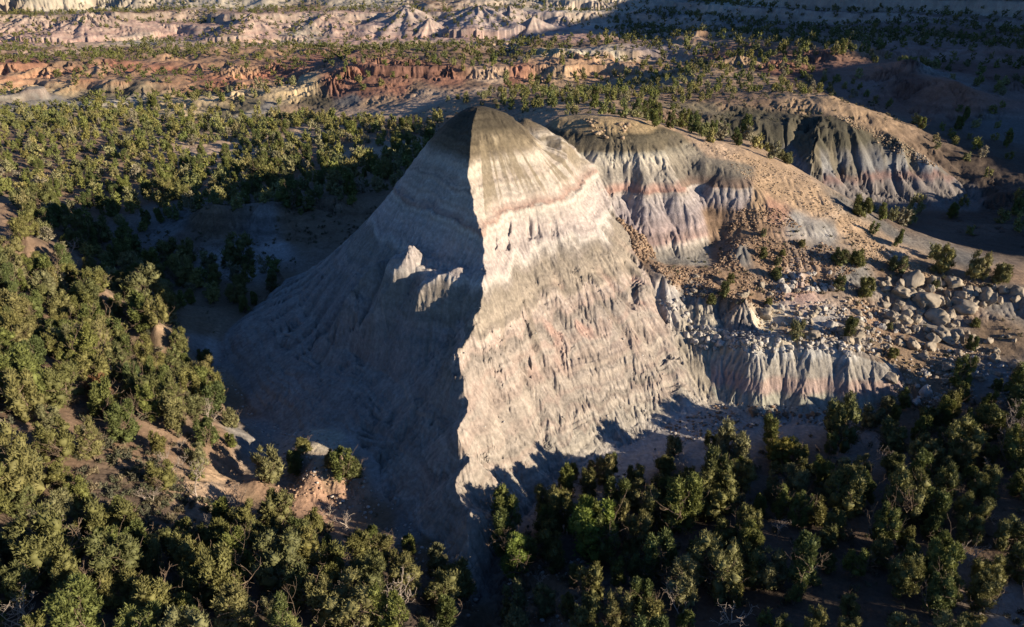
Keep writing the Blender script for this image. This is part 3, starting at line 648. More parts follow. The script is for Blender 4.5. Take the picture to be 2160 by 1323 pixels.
def earth_material():
    m = bpy.data.materials.new("earth")
    m.use_nodes = True
    nt = m.node_tree; N_ = nt.nodes; L_ = nt.links
    b = N_["Principled BSDF"]
    b.inputs["Roughness"].default_value = .92
    b.inputs["Specular IOR Level"].default_value = .15
    at = N_.new("ShaderNodeAttribute"); at.attribute_name = "earth"
    tc = N_.new("ShaderNodeNewGeometry")
    n1 = N_.new("ShaderNodeTexNoise"); n1.inputs["Scale"].default_value = 1.6; n1.inputs["Detail"].default_value = 8; n1.inputs["Roughness"].default_value = .68
    L_.new(tc.outputs["Position"], n1.inputs["Vector"])
    mr = N_.new("ShaderNodeMapRange"); mr.inputs[1].default_value = .3; mr.inputs[2].default_value = .7; mr.inputs[3].default_value = .72; mr.inputs[4].default_value = 1.26
    L_.new(n1.outputs[0], mr.inputs[0])
    vo = N_.new("ShaderNodeTexVoronoi"); vo.inputs["Scale"].default_value = 1.5; vo.inputs["Randomness"].default_value = 1
    L_.new(tc.outputs["Position"], vo.inputs["Vector"])
    sp = N_.new("ShaderNodeMapRange"); sp.inputs[1].default_value = .05; sp.inputs[2].default_value = .16; sp.inputs[3].default_value = 1.35; sp.inputs[4].default_value = 1.0
    L_.new(vo.outputs["Distance"], sp.inputs[0])
    mu = N_.new("ShaderNodeMath"); mu.operation = 'MULTIPLY'
    L_.new(mr.outputs[0], mu.inputs[0]); L_.new(sp.outputs[0], mu.inputs[1])
    mx = N_.new("ShaderNodeVectorMath"); mx.operation = 'SCALE'
    L_.new(at.outputs["Vector"], mx.inputs[0]); L_.new(mu.outputs[0], mx.inputs["Scale"])
    L_.new(mx.outputs[0], b.inputs["Base Color"])
    n2 = N_.new("ShaderNodeTexNoise"); n2.inputs["Scale"].default_value = 3.2; n2.inputs["Detail"].default_value = 6; n2.inputs["Roughness"].default_value = .7
    L_.new(tc.outputs["Position"], n2.inputs["Vector"])
    bp = N_.new("ShaderNodeBump"); bp.inputs["Strength"].default_value = .55; bp.inputs["Distance"].default_value = .22
    L_.new(n2.outputs[0], bp.inputs["Height"])
    L_.new(bp.outputs[0], b.inputs["Normal"])
    return m
EARTH = earth_material()

def grid_mesh(name, fmask):
    """faces of the ground sheet picked by fmask, as one object"""
    i, j = np.nonzero(fmask)
    v00 = i * NT + j
    q = np.stack([v00, v00 + 1, v00 + NT + 1, v00 + NT], 1)   # wound so that the normal points up
    q = q[:, ::-1] if True else q
    used, inv = np.unique(q.ravel(), return_inverse=True)
    me = bpy.data.meshes.new(name)
    co = np.stack([X.ravel()[used], Yg.ravel()[used], H.ravel()[used]], 1).astype(F32)
    me.vertices.add(len(used)); me.vertices.foreach_set("co", co.ravel())
    me.loops.add(len(inv)); me.loops.foreach_set("vertex_index", inv.astype(np.int32).ravel())
    me.polygons.add(len(q)); me.polygons.foreach_set("loop_start", np.arange(0, len(inv), 4, dtype=np.int32))
    me.polygons.foreach_set("loop_total", np.full(len(q), 4, np.int32))
    me.polygons.foreach_set("use_smooth", np.ones(len(q), bool))
    me.update()
    a = me.attributes.new("earth", 'FLOAT_VECTOR', 'POINT')
    a.data.foreach_set("vector", ALB.reshape(-1, 3)[used].astype(F32).ravel())
    me.materials.append(EARTH)
    o = bpy.data.objects.new(name, me)
    COL.objects.link(o)
    return tag(o, kind='structure')

cen = lambda a: a[:-1, :-1]
f_b = cen(MB) > .5
f_2 = cen(B2) & ~f_b
f_3 = cen(B3) & ~f_b & ~f_2
f_m = (cen(X) > 235) & (cen(dist) < 600) & ~f_b & ~f_2 & ~f_3
f_c = (cen(dist) > 600) & ~f_m
f_g = ~(f_b | f_2 | f_3 | f_c | f_m)
tag(grid_mesh("butte", f_b), "tall grey and cream badland butte with brown cap and reddish bands", None)
tag(grid_mesh("second_butte", f_2), "banded butte behind the main one, with pink line and yellow rocky top", None)
tag(grid_mesh("dark_butte", f_3), "dark olive dome with pale streaks down its ribs", None)
tag(grid_mesh("cliffs", f_c), "far striped cliffs and badlands below the plateau", None)
tag(grid_mesh("mesa", f_m), "mesa beside the valley that shades the far slopes", None)
tag(grid_mesh("ground", f_g), "ground of the valley, washes, hills and slopes", None)
print("ground meshes", round(time.time() - T0, 1))

# ------------------------------------------------------------------ standing on the ground
def hz(x, y):
    r = np.hypot(x, y); a = np.arctan2(x, y)
    fi = np.interp(r, rr, np.arange(NR)); fj = np.interp(a, th, np.arange(NT))
    i = np.clip(fi.astype(int), 0, NR - 2); j = np.clip(fj.astype(int), 0, NT - 2)
    s = fi - i; t = fj - j
    return H[i, j] * (1 - s) * (1 - t) + H[i + 1, j] * s * (1 - t) + H[i, j + 1] * (1 - s) * t + H[i + 1, j + 1] * s * t
def sample(Ar, x, y):
    i = np.clip(np.round(np.interp(np.hypot(x, y), rr, np.arange(NR))).astype(int), 0, NR - 1)
    j = np.clip(np.round(np.interp(np.arctan2(x, y), th, np.arange(NT))).astype(int), 0, NT - 1)
    return Ar[i, j]
# horizon profile: nearest distance whose sight line is free, for each bearing
elev = (H - CAM_H) / RR
vis_h = np.maximum.accumulate(elev, axis=0)          # the highest sight line met so far
def seen(x, y, ztop):
    r = np.hypot(x, y)
    i = np.clip(np.interp(r, rr, np.arange(NR)).astype(int) - 2, 0, NR - 1)
    j = np.clip(np.round(np.interp(np.arctan2(x, y), th, np.arange(NT))).astype(int), 0, NT - 1)
    return (ztop - CAM_H) / r > vis_h[i, j]

def mesh_from(name, verts, faces, mat, smooth=False, attr=None):
    """faces: (n, k) array"""
    me = bpy.data.meshes.new(name)
    verts = np.asarray(verts, F32); faces = np.asarray(faces, np.int32)
    me.vertices.add(len(verts)); me.vertices.foreach_set("co", verts.ravel())
    k = faces.shape[1]
    me.loops.add(faces.size); me.loops.foreach_set("vertex_index", faces.ravel())
    me.polygons.add(len(faces)); me.polygons.foreach_set("loop_start", np.arange(0, faces.size, k, dtype=np.int32))
    me.polygons.foreach_set("loop_total", np.full(len(faces), k, np.int32))
    if smooth: me.polygons.foreach_set("use_smooth", np.ones(len(faces), bool))
    me.update()
    if attr is not None:
        a = me.attributes.new("tint", 'FLOAT_VECTOR', 'POINT'); a.data.foreach_set("vector", np.asarray(attr, F32).ravel())
    me.materials.append(mat)
    return me
def put(name, me, parent=None):
    o = bpy.data.objects.new(name, me); COL.objects.link(o); o.parent = parent
    return o

# ------------------------------------------------------------------ materials of plants and stones
def leaf_material(name, stops, use_attr=False):
    m = bpy.data.materials.new(name); m.use_nodes = True
    nt = m.node_tree; N_ = nt.nodes; L_ = nt.links
    b = N_["Principled BSDF"]; b.inputs["Roughness"].default_value = .7; b.inputs["Specular IOR Level"].default_value = .25
    no = N_.new("ShaderNodeTexNoise"); no.inputs["Scale"].default_value = 1.3; no.inputs["Detail"].default_value = 4
    tc = N_.new("ShaderNodeTexCoord"); L_.new(tc.outputs["Object"], no.inputs["Vector"])
    if use_attr:
        at = N_.new("ShaderNodeAttribute"); at.attribute_name = "tint"; src = at.outputs["Vector"]
    else:
        oi = N_.new("ShaderNodeObjectInfo")
        cr = N_.new("ShaderNodeValToRGB"); cr.color_ramp.interpolation = 'LINEAR'
        el = cr.color_ramp.elements
        while len(el) > 1: el.remove(el[-1])
        el[0].position = 0; el[0].color = (*stops[0], 1)
        for q, c in enumerate(stops[1:]):
            e = el.new((q + 1) / (len(stops) - 1)); e.color = (*c, 1)
        L_.new(oi.outputs["Random"], cr.inputs[0]); src = cr.outputs[0]
    mr = N_.new("ShaderNodeMapRange"); mr.inputs[1].default_value = .3; mr.inputs[2].default_value = .7; mr.inputs[3].default_value = .68; mr.inputs[4].default_value = 1.35
    L_.new(no.outputs[0], mr.inputs[0])
    mx = N_.new("ShaderNodeVectorMath"); mx.operation = 'SCALE'
    L_.new(src, mx.inputs[0]); L_.new(mr.outputs[0], mx.inputs["Scale"])
    L_.new(mx.outputs[0], b.inputs["Base Color"])
    tr = N_.new("ShaderNodeBsdfTranslucent"); L_.new(mx.outputs[0], tr.inputs[0])
    ms = N_.new("ShaderNodeMixShader"); ms.inputs[0].default_value = .18
    L_.new(b.outputs[0], ms.inputs[1]); L_.new(tr.outputs[0], ms.inputs[2])
    L_.new(ms.outputs[0], N_["Material Output"].inputs[0])
    return m
def plain_material(name, col, var=.3, scale=3.0, rough=.9, use_attr=False, bump=.4, bdist=.08):
    m = bpy.data.materials.new(name); m.use_nodes = True
    nt = m.node_tree; N_ = nt.nodes; L_ = nt.links
    b = N_["Principled BSDF"]; b.inputs["Roughness"].default_value = rough; b.inputs["Specular IOR Level"].default_value = .15
    no = N_.new("ShaderNodeTexNoise"); no.inputs["Scale"].default_value = scale; no.inputs["Detail"].default_value = 6
    tc = N_.new("ShaderNodeTexCoord"); L_.new(tc.outputs["Object"], no.inputs["Vector"])
    mr = N_.new("ShaderNodeMapRange"); mr.inputs[1].default_value = .3; mr.inputs[2].default_value = .7; mr.inputs[3].default_value = 1 - var; mr.inputs[4].default_value = 1 + var
    L_.new(no.outputs[0], mr.inputs[0])
    mx = N_.new("ShaderNodeVectorMath"); mx.operation = 'SCALE'
    if use_attr:
        at = N_.new("ShaderNodeAttribute"); at.attribute_name = "tint"; L_.new(at.outputs["Vector"], mx.inputs[0])
    else:
        mx.inputs[0].default_value = col
    L_.new(mr.outputs[0], mx.inputs["Scale"]); L_.new(mx.outputs[0], b.inputs["Base Color"])
    bp = N_.new("ShaderNodeBump"); bp.inputs["Strength"].default_value = bump; bp.inputs["Distance"].default_value = bdist
    L_.new(no.outputs[0], bp.inputs["Height"]); L_.new(bp.outputs[0], b.inputs["Normal"])
    return m
JUN = [(.120, .118, .042), (.165, .150, .060), (.095, .100, .040), (.175, .165, .095), (.150, .132, .048), (.112, .118, .052), (.19, .16, .075)]
PIN = [(.105, .122, .036), (.145, .155, .040), (.085, .105, .036), (.175, .175, .048)]
JUN = [(c[0] * 1.03, c[1] * 1.04, c[2] * .86) for c in JUN]
M_JUN = leaf_material("juniper_foliage", JUN)
M_PIN = leaf_material("pinyon_foliage", PIN)
M_RUST = leaf_material("rusty_foliage", [(.20, .095, .04), (.17, .09, .04)])
M_GOLD = leaf_material("golden_foliage", [(.26, .17, .045), (.22, .16, .05)])
M_FAR = leaf_material("far_foliage", None, True)
M_SAGE = leaf_material("sage_foliage", None, True)
M_BARK = plain_material("bark", (.16, .115, .08), .35, 6)
M_DEAD = plain_material("bleached_wood", (.33, .27, .22), .3, 5)
M_STONE = plain_material("sandstone", (.27, .225, .17), .35, 1.6, bump=.8, bdist=.15)
M_STONE2 = plain_material("pale_stone", (.38, .345, .30), .3, 1.6, bump=.8, bdist=.15)
M_STONE3 = plain_material("brown_stone", (.19, .135, .09), .3, 1.6, bump=.8, bdist=.15)
M_RUB = plain_material("rubble", None, .3, 2.0, use_attr=True)

# ------------------------------------------------------------------ crowns, trunks, dead wood
def tuft_tris(r, centers, dirs, ln, wd, per):
    n = len(centers)
    V = []
    for q in range(per):
        jit = r.normal(size=(n, 3)) * .45
        d = dirs + jit; d /= np.linalg.norm(d, axis=1)[:, None]
        side = np.cross(d, r.normal(size=(n, 3))); side /= np.linalg.norm(side, axis=1)[:, None] + 1e-9
        l = ln * r.uniform(.6, 1.25, n)[:, None]; w = wd * r.uniform(.7, 1.3, n)[:, None]
        c = centers + r.normal(size=(n, 3)) * ln * .25
        V.append(np.stack([c - side * w * .5, c + side * w * .5, c + d * l], 1))
    V = np.concatenate(V).reshape(-1, 3)
    return V, np.arange(len(V)).reshape(-1, 3)

ICO_V = None
def ico(sub):
    t = (1 + 5 ** .5) / 2
    v = [(-1, t, 0), (1, t, 0), (-1, -t, 0), (1, -t, 0), (0, -1, t), (0, 1, t), (0, -1, -t), (0, 1, -t), (t, 0, -1), (t, 0, 1), (-t, 0, -1), (-t, 0, 1)]
    f = [(0, 11, 5), (0, 5, 1), (0, 1, 7), (0, 7, 10), (0, 10, 11), (1, 5, 9), (5, 11, 4), (11, 10, 2), (10, 7, 6), (7, 1, 8), (3, 9, 4), (3, 4, 2), (3, 2, 6), (3, 6, 8), (3, 8, 9), (4, 9, 5), (2, 4, 11), (6, 2, 10), (8, 6, 7), (9, 8, 1)]
    v = [np.array(p, float) / math.sqrt(1 + t * t) for p in v]
    for _ in range(sub):
        mid = {}; nf = []
        def m(a, b):
            k = (min(a, b), max(a, b))
            if k not in mid:
                p = v[a] + v[b]; v.append(p / np.linalg.norm(p)); mid[k] = len(v) - 1
            return mid[k]
        for a, b, c in f:
            x, y, z = m(a, b), m(b, c), m(c, a)
            nf += [(a, x, z), (b, y, x), (c, z, y), (x, y, z)]
        f = nf
    return np.array(v), np.array(f)
I0 = ico(0); I1 = ico(1); I2 = ico(2); I3 = ico(3)

def crown(seed, h, w, nb, nt, per, ln, wd, conical=0.3, gap=.0):
    """foliage of one tree, base of the tree at z = 0"""
    r = np.random.default_rng(seed)
    V = []; Fc = []; o = 0
    # leading lobes: a few stems lean apart, each with its clumps
    ns = r.integers(2, 5)
    sa = r.uniform(0, 6.28) + np.arange(ns) * 6.28 / ns
    sx = np.cos(sa) * w * .17; sy = np.sin(sa) * w * .17; stop = r.uniform(.72, 1.0, ns); stop[0] = 1
    for b in range(nb):
        k = b % ns
        f = (b + r.uniform(0, 1)) / nb
        zc = h * (.14 + .80 * f * stop[k])
        env = (1 - conical * f) * math.sqrt(max(.06, 1 - ((f - .32) / .74) ** 2)) * w * .5
        a = sa[k] + r.normal() * 1.0; rad = env * r.uniform(.35, .85)
        br = w * r.uniform(.09, .20) * (1.1 - .35 * f)
        c = np.array([sx[k] * f + math.cos(a) * rad * .85, sy[k] * f + math.sin(a) * rad * .85, zc])
        cv, cf = I1
        rr_ = np.array([br, br, br * 1.05]) * .66
        V.append(cv * (1 + .2 * r.normal(size=(len(cv), 1))) * rr_ + c); Fc.append(cf + o); o += len(cv)
        d = r.normal(size=(nt, 3)); d[:, 2] += .45; d /= np.linalg.norm(d, axis=1)[:, None]
        keepm = (r.random(nt) > gap)
        d = d[keepm]
        cen = c + d * br * r.uniform(.62, 1.05, len(d))[:, None] * np.array([1, 1, 1.15])
        dd = d * .7 + np.array([0, 0, .75]); dd /= np.linalg.norm(dd, axis=1)[:, None]
        tv, tf = tuft_tris(r, cen, dd, ln, wd, per)
        V.append(tv); Fc.append(tf + o); o += len(tv)
    return np.concatenate(V), np.concatenate(Fc)

def tube(path, radii, n=6):
    path = np.array(path, float); V = []; Fc = []
    for i, p in enumerate(path):
        d = path[min(i + 1, len(path) - 1)] - path[max(i - 1, 0)]; d /= np.linalg.norm(d) + 1e-9
        s = np.cross(d, (0.3, .9, .1)); s /= np.linalg.norm(s) + 1e-9; t = np.cross(d, s)
        for q in range(n):
            a = 6.2832 * q / n
            V.append(p + (s * math.cos(a) + t * math.sin(a)) * radii[i])
    for i in range(len(path) - 1):
        for q in range(n):
            Fc.append((i * n + q, i * n + (q + 1) % n, (i + 1) * n + (q + 1) % n, (i + 1) * n + q))
    return V, Fc
def limbs(seed, h, w, lean=.25, nl=5, sub=3, r0=.17, twigs=0):
    r = np.random.default_rng(seed); V = []; Fc = []
    def add(path, rad, n=6):
        v, f = tube(path, rad, n); o = len(V); V.extend(v); Fc.extend([tuple(q + o for q in ff) for ff in f])
    def grow(p, d, ln, rad, depth):
        n = 5; path = [p]; dd = np.array(d, float)
        for i in range(n):
            dd = dd + r.normal(size=3) * .22 + np.array([0, 0, .06]); dd /= np.linalg.norm(dd)
            path.append(path[-1] + dd * ln / n)
        add(path, [rad * (1 - .8 * i / n) + .012 for i in range(n + 1)], 6 if depth == 0 else 4)
        if depth < sub:
            kids = nl if depth == 0 else r.integers(2, 4 + twigs)
            for q in range(kids):
                i = r.integers(2, n + 1); base = path[i]
                kd = dd * .5 + r.normal(size=3) * .65; kd[2] = abs(kd[2]) * .7 + .1; kd /= np.linalg.norm(kd)
                grow(base, kd, ln * r.uniform(.45, .7), rad * .5 * (1 - .1 * i), depth + 1)
    for s in range(r.integers(1, 3)):
        a = r.uniform(0, 6.28); d = np.array([math.cos(a) * lean, math.sin(a) * lean, 1]); d /= np.linalg.norm(d)
        grow(np.array([0, 0, -.5]), d, h * .62, r0, 0)
    return np.array(V), np.array(Fc)

PROTO = {'juniper_tree': [], 'pinyon_tree': [], 'dead_tree': []}
LOOKS = {'juniper_tree': [], 'pinyon_tree': [], 'dead_tree': []}
for q, (h, w, con, look) in enumerate([(5.6, 5.2, .25, 'rounded'), (6.4, 4.6, .35, 'tall'), (4.6, 4.8, .15, 'low spreading'), (6.8, 5.6, .3, 'broad'), (5.2, 3.6, .5, 'narrow'), (5.8, 6.0, .2, 'wide ragged'), (4.2, 3.8, .3, 'small'), (6.0, 4.4, .45, 'lobed')]):
    v, f = crown(500 + q, h, w, 30, 60, 3, .34, .13, con, .25)
    tv, tf = limbs(900 + q, h, w)
    PROTO['juniper_tree'].append((mesh_from('crown', v, f, M_JUN), mesh_from('trunk', tv, tf, M_BARK, True), w, h)); LOOKS['juniper_tree'].append(look)
for q, (h, w, con, look) in enumerate([(6.6, 4.4, .6, 'pointed'), (5.4, 4.2, .45, 'compact'), (7.2, 5.0, .5, 'tall pointed'), (4.4, 3.0, .6, 'slim'), (6.0, 5.4, .3, 'full')]):
    v, f = crown(700 + q, h, w, 24, 70, 3, .33, .15, con, .04)
    tv, tf = limbs(950 + q, h, w, lean=.1)
    PROTO['pinyon_tree'].append((mesh_from('crown', v, f, M_PIN), mesh_from('trunk', tv, tf, M_BARK, True), w, h)); LOOKS['pinyon_tree'].append(look)
for q in range(5):
    v, f = limbs(300 + q, 5.0, 3, lean=.35, nl=6, sub=3, r0=.13, twigs=1)
    PROTO['dead_tree'].append((None, mesh_from('dead_tree', v, f, M_DEAD, True), 3.2, 4.5)); LOOKS['dead_tree'].append(['forked', 'bare', 'twisted', 'twiggy', 'leaning'][q])
LOD1 = [crown(1200 + q, 5.2, 4.6, 13, 13, 2, .8, .42, .35, .1) for q in range(10)]
LOD2 = [crown(1300 + q, 5.0, 5.2, 5, 5, 2, 1.3, .9, .3, .0) for q in range(6)]
print("prototypes", len(PROTO['juniper_tree'][0][0].polygons), len(LOD1[0][1]), len(LOD2[0][1]), round(time.time() - T0, 1))

# ------------------------------------------------------------------ where things grow
ZONES = [  # name, polygon of the ground in the picture, distances, spacing in metres, share kept
 ('leftwood', [(-500, 400), (0, 425), (60, 470), (190, 560), (350, 650), (425, 765), (450, 830), (492, 900), (500, 1000), (450, 1060), (560, 1110), (700, 1100), (850, 1150), (950, 1215), (985, 1420), (-900, 1420)], 40, 185, 3.05, .98),
 ('rightwood', [(1060, 1140), (1175, 1050), (1300, 990), (1440, 975), (1540, 950), (1690, 935), (1800, 925), (1900, 860), (2000, 830), (2600, 760), (3000, 1420), (1060, 1420)], 40, 150, 3.1, .97),
 ('valley', [(370, 540), (480, 560), (590, 575), (590, 640), (520, 660), (400, 650), (330, 600)], 140, 260, 4.2, .9),
 ('valley', [(20, 480), (60, 410), (640, 355), (890, 325), (850, 395), (730, 440), (620, 458), (400, 465), (240, 510), (300, 545), (440, 560), (560, 560), (560, 590), (420, 630), (360, 660), (200, 600)], 140, 330, 4.0, .98),
 ('plain', [(-450, 205), (100, 228), (330, 226), (340, 250), (620, 250), (760, 252), (860, 262), (930, 250), (890, 330), (560, 372), (60, 412), (-450, 430)], 235, 470, 4.0, .88),
 ('backhill', [(940, 215), (1060, 190), (1200, 175), (1290, 190), (1500, 118), (1700, 148), (1800, 170), (1900, 242), (1830, 222), (1740, 200), (1600, 195), (1500, 215), (1340, 262), (1250, 243), (1110, 243), (1010, 225)], 170, 480, 5.8, .72),
 ('crestline', [(1340, 252), (1420, 262), (1590, 300), (1600, 318), (1500, 300), (1350, 272)], 160, 225, 5.0, .9),
 ('crestline', [(1480, 290), (1660, 318), (1660, 345), (1490, 310)], 160, 230, 6.5, .7),
 ('bench', [(-100, 100), (200, 106), (385, 104), (500, 118), (350, 128), (120, 138), (-100, 150)], 400, 1000, 8, .95),
 ('bench', [(600, 98), (900, 104), (1250, 85), (1345, 105), (1220, 100), (1120, 115), (1060, 145), (980, 150), (880, 130), (700, 122)], 380, 1000, 8, .9),
 ('bench', [(1380, 115), (1640, 78), (2250, 50), (2250, 108), (1950, 100), (1800, 118), (1600, 125), (1480, 135)], 350, 900, 7, .95),
 ('bench', [(-100, 20), (200, 30), (420, 38), (760, 28), (1000, 4), (1300, -10), (1300, 35), (1240, 20), (900, 12), (640, 40), (480, 50), (0, 38)], 780, 2200, 13, .9),
 ('bench', [(1280, 40), (1500, 0), (2300, -40), (2300, 60), (1650, 80), (1400, 115), (1330, 90)], 400, 1500, 9, .85),
 ('bench', [(330, 190), (560, 172), (640, 178), (420, 205), (340, 222), (100, 232)], 380, 480, 7, .8),
 ('rightridge', [(1800, 455), (1880, 480), (2000, 520), (2250, 560), (2250, 620), (2080, 600), (1960, 590), (1860, 520)], 120, 175, 5.5, .75),
 ('rightridge', [(1700, 565), (1900, 560), (1960, 600), (2200, 600), (2200, 570), (1990, 555), (1950, 580), (1760, 575)], 120, 150, 6, .6),
 ('darkvalley', [(1780, 450), (1850, 455), (1960, 440), (2080, 430), (2250, 330), (2250, 520), (2000, 500), (1880, 475)], 150, 330, 8, .6),
 ('darkvalley', [(1900, 245), (2250, 220), (2250, 330), (2060, 400), (1960, 310)], 180, 400, 7, .7),
]
HOLES = [([(150, 965), (250, 915), (340, 990), (440, 1065), (420, 1130), (300, 1160), (190, 1110)], .18, 40, 185), ([(390, 785), (425, 785), (432, 825), (398, 815)], .4, 40, 185),
 ([(370, 300), (430, 312), (505, 300), (500, 330), (330, 335)], .08, 235, 470), ([(555, 270), (690, 270), (690, 295), (555, 292)], .08, 235, 470), ([(710, 300), (840, 300), (840, 330), (700, 335)], .12, 235, 470),
 ([(-50, 270), (120, 280), (290, 262), (330, 285), (230, 330), (80, 375), (-50, 380)], .22, 235, 470), ([(620, 320), (700, 310), (760, 335), (640, 345)], .5, 235, 470), ([(180, 232), (330, 235), (300, 255), (180, 250)], .4, 235, 470),
 ([(1150, 1180), (1180, 1240), (1240, 1420), (1000, 1420), (1060, 1160)], .3, 40, 120), ([(2060, 1260), (2250, 1160), (2250, 1420), (2000, 1420)], .15, 40, 120), ([(1700, 1060), (1860, 1080), (1900, 1130), (1780, 1140)], .35, 40, 120),
 ([(1560, 1180), (1660, 1190), (1640, 1300), (1540, 1280)], .4, 40, 120), ([(430, 985), (560, 1000), (820, 1010), (840, 1100), (700, 1095), (560, 1105), (440, 1065)], .1, 40, 160), ([(860, 1090), (1000, 1150), (1040, 1400), (960, 1400)], .25, 40, 160)]
pts = []          # x, y, zone index, size factor
cell = {}
def free(x, y, md):
    g = 4.0; a, b = int(math.floor(x / g)), int(math.floor(y / g)); k = int(math.ceil(md / g))
    for i in range(a - k, a + k + 1):
        for j in range(b - k, b + k + 1):
            for (px2, py2, m2) in cell.get((i, j), ()):
                d = min(md, m2) if md != m2 else md
                if (px2 - x) ** 2 + (py2 - y) ** 2 < d * d: return False
    cell.setdefault((a, b), []).append((x, y, md)); return True
def march_many(us, vs):
    return [march(u, v, H) for u, v in zip(us, vs)]
# special trees: pixel of the foot, kind, prototype, scale
SPECIAL = [
 (572, 1020, 'juniper_tree', 0, .95), (626, 1000, 'pinyon_tree', 3, .95), (722, 1005, 'pinyon_tree', 4, .85), (745, 1008, 'juniper_tree', 6, .8), (640, 955, 'juniper_tree', 6, .7), (700, 985, 'juniper_tree', 6, .6),
 (1085, 1215, 'bright2', 2, .95), (1115, 1180, 'pinyon_tree', 3, .85), (1245, 1165, 'bright', 4, 1.4), (1300, 1075, 'pinyon_tree', 1, 1.0), (1330, 1160, 'juniper_tree', 1, .9), (1250, 1010, 'juniper_tree', 6, .7), (1210, 1010, 'pinyon_tree', 3, .7),
 (930, 1290, 'juniper_tree', 1, 1.0), (925, 1210, 'juniper_tree', 4, .9), (1090, 1320, 'juniper_tree', 1, .9), (850, 1215, 'juniper_tree', 6, .8), (830, 630, 'x', 0, 0),
 (445, 835, 'gold', 2, .62), (210, 850, 'rust', 6, 1.0), (1640, 975, 'yellowish', 0, .85), (1825, 628, 'juniper_tree', 2, .85), (1500, 642, 'juniper_tree', 6, .55), (1525, 625, 'juniper_tree', 4, .6), (1540, 600, 'juniper_tree', 4, .5), (1620, 645, 'juniper_tree', 6, .4), (1635, 590, 'juniper_tree', 6, .6), (1610, 545, 'juniper_tree', 4, .5), (1770, 560, 'juniper_tree', 6, .9), (1805, 562, 'juniper_tree', 6, .9), (1895, 572, 'juniper_tree', 2, .8), (1985, 575, 'juniper_tree', 5, .9), (2110, 598, 'juniper_tree', 2, .95), (1680, 715, 'juniper_tree', 5, .55), (1790, 715, 'juniper_tree', 4, .75), (1875, 695, 'juniper_tree', 6, .35), (1880, 755, 'juniper_tree', 2, .5), (2050, 740, 'pinyon_tree', 1, .55), (1765, 615, 'juniper_tree', 4, .75), (1970, 610, 'juniper_tree', 6, .5), (2055, 690, 'juniper_tree', 6, .5), (1870, 870, 'juniper_tree', 2, .7),
 (1640, 560, 'juniper_tree', 6, .45), (1690, 520, 'juniper_tree', 6, .4), (1610, 500, 'juniper_tree', 6, .4), (1650, 540, 'juniper_tree', 6, .35), (1550, 300, 'pinyon_tree', 1, .7), (1505, 283, 'pinyon_tree', 4, .65), (1460, 280, 'pinyon_tree', 1, .7), (1415, 272, 'juniper_tree', 1, .6), (1380, 268, 'pinyon_tree', 1, .7), (1645, 335, 'juniper_tree', 6, .8), (1660, 345, 'juniper_tree', 6, .7), (1500, 945, 'juniper_tree', 2, .6), (1760, 920, 'juniper_tree', 0, .9), (1420, 960, 'juniper_tree', 6, .8),
 (1330, 1010, 'dead_tree', 0, .5), (1555, 880, 'x', 0, 0), (850, 1300, 'dead_tree', 2, 1.1), (1135, 1230, 'dead_tree', 3, .7), (740, 1120, 'dead_tree', 1, .9), (920, 1085, 'x', 0, 0), (690, 1090, 'dead_tree', 3, .6), (500, 1080, 'dead_tree', 2, .9), (150, 530, 'dead_tree', 1, .9), (415, 1060, 'dead_tree', 0, 1.1), (545, 1085, 'dead_tree', 4, .6), (1400, 1090, 'dead_tree', 1, 1.0), (1640, 1130, 'dead_tree', 3, .9), (1820, 990, 'dead_tree', 0, 1.0), (1580, 965, 'dead_tree', 3, .7), (1830, 950, 'dead_tree', 4, .7), (205, 600, 'dead_tree', 3, .8), (410, 810, 'dead_tree', 3, .7), (2040, 1190, 'dead_tree', 3, 1.1), (1440, 990, 'dead_tree', 4, .6), (480, 640, 'x', 0, 0), (100, 1150, 'dead_tree', 1, .8), (320, 1060, 'dead_tree', 4, .6), (1690, 1180, 'dead_tree', 2, .7), (2090, 1000, 'dead_tree', 3, .8)]
TREES = []   # dict per tree
for u, v, kind, pi, s in SPECIAL:
    if kind == 'x': continue
    p = march(u, v, H)
    if p is None: continue
    cell.setdefault((int(p[0] // 4), int(p[1] // 4)), []).append((p[0], p[1], 3.0))
    TREES.append(dict(x=p[0], y=p[1], kind=kind, proto=pi, s=s, zone='special', rz=rng.uniform(0, 6.28)))
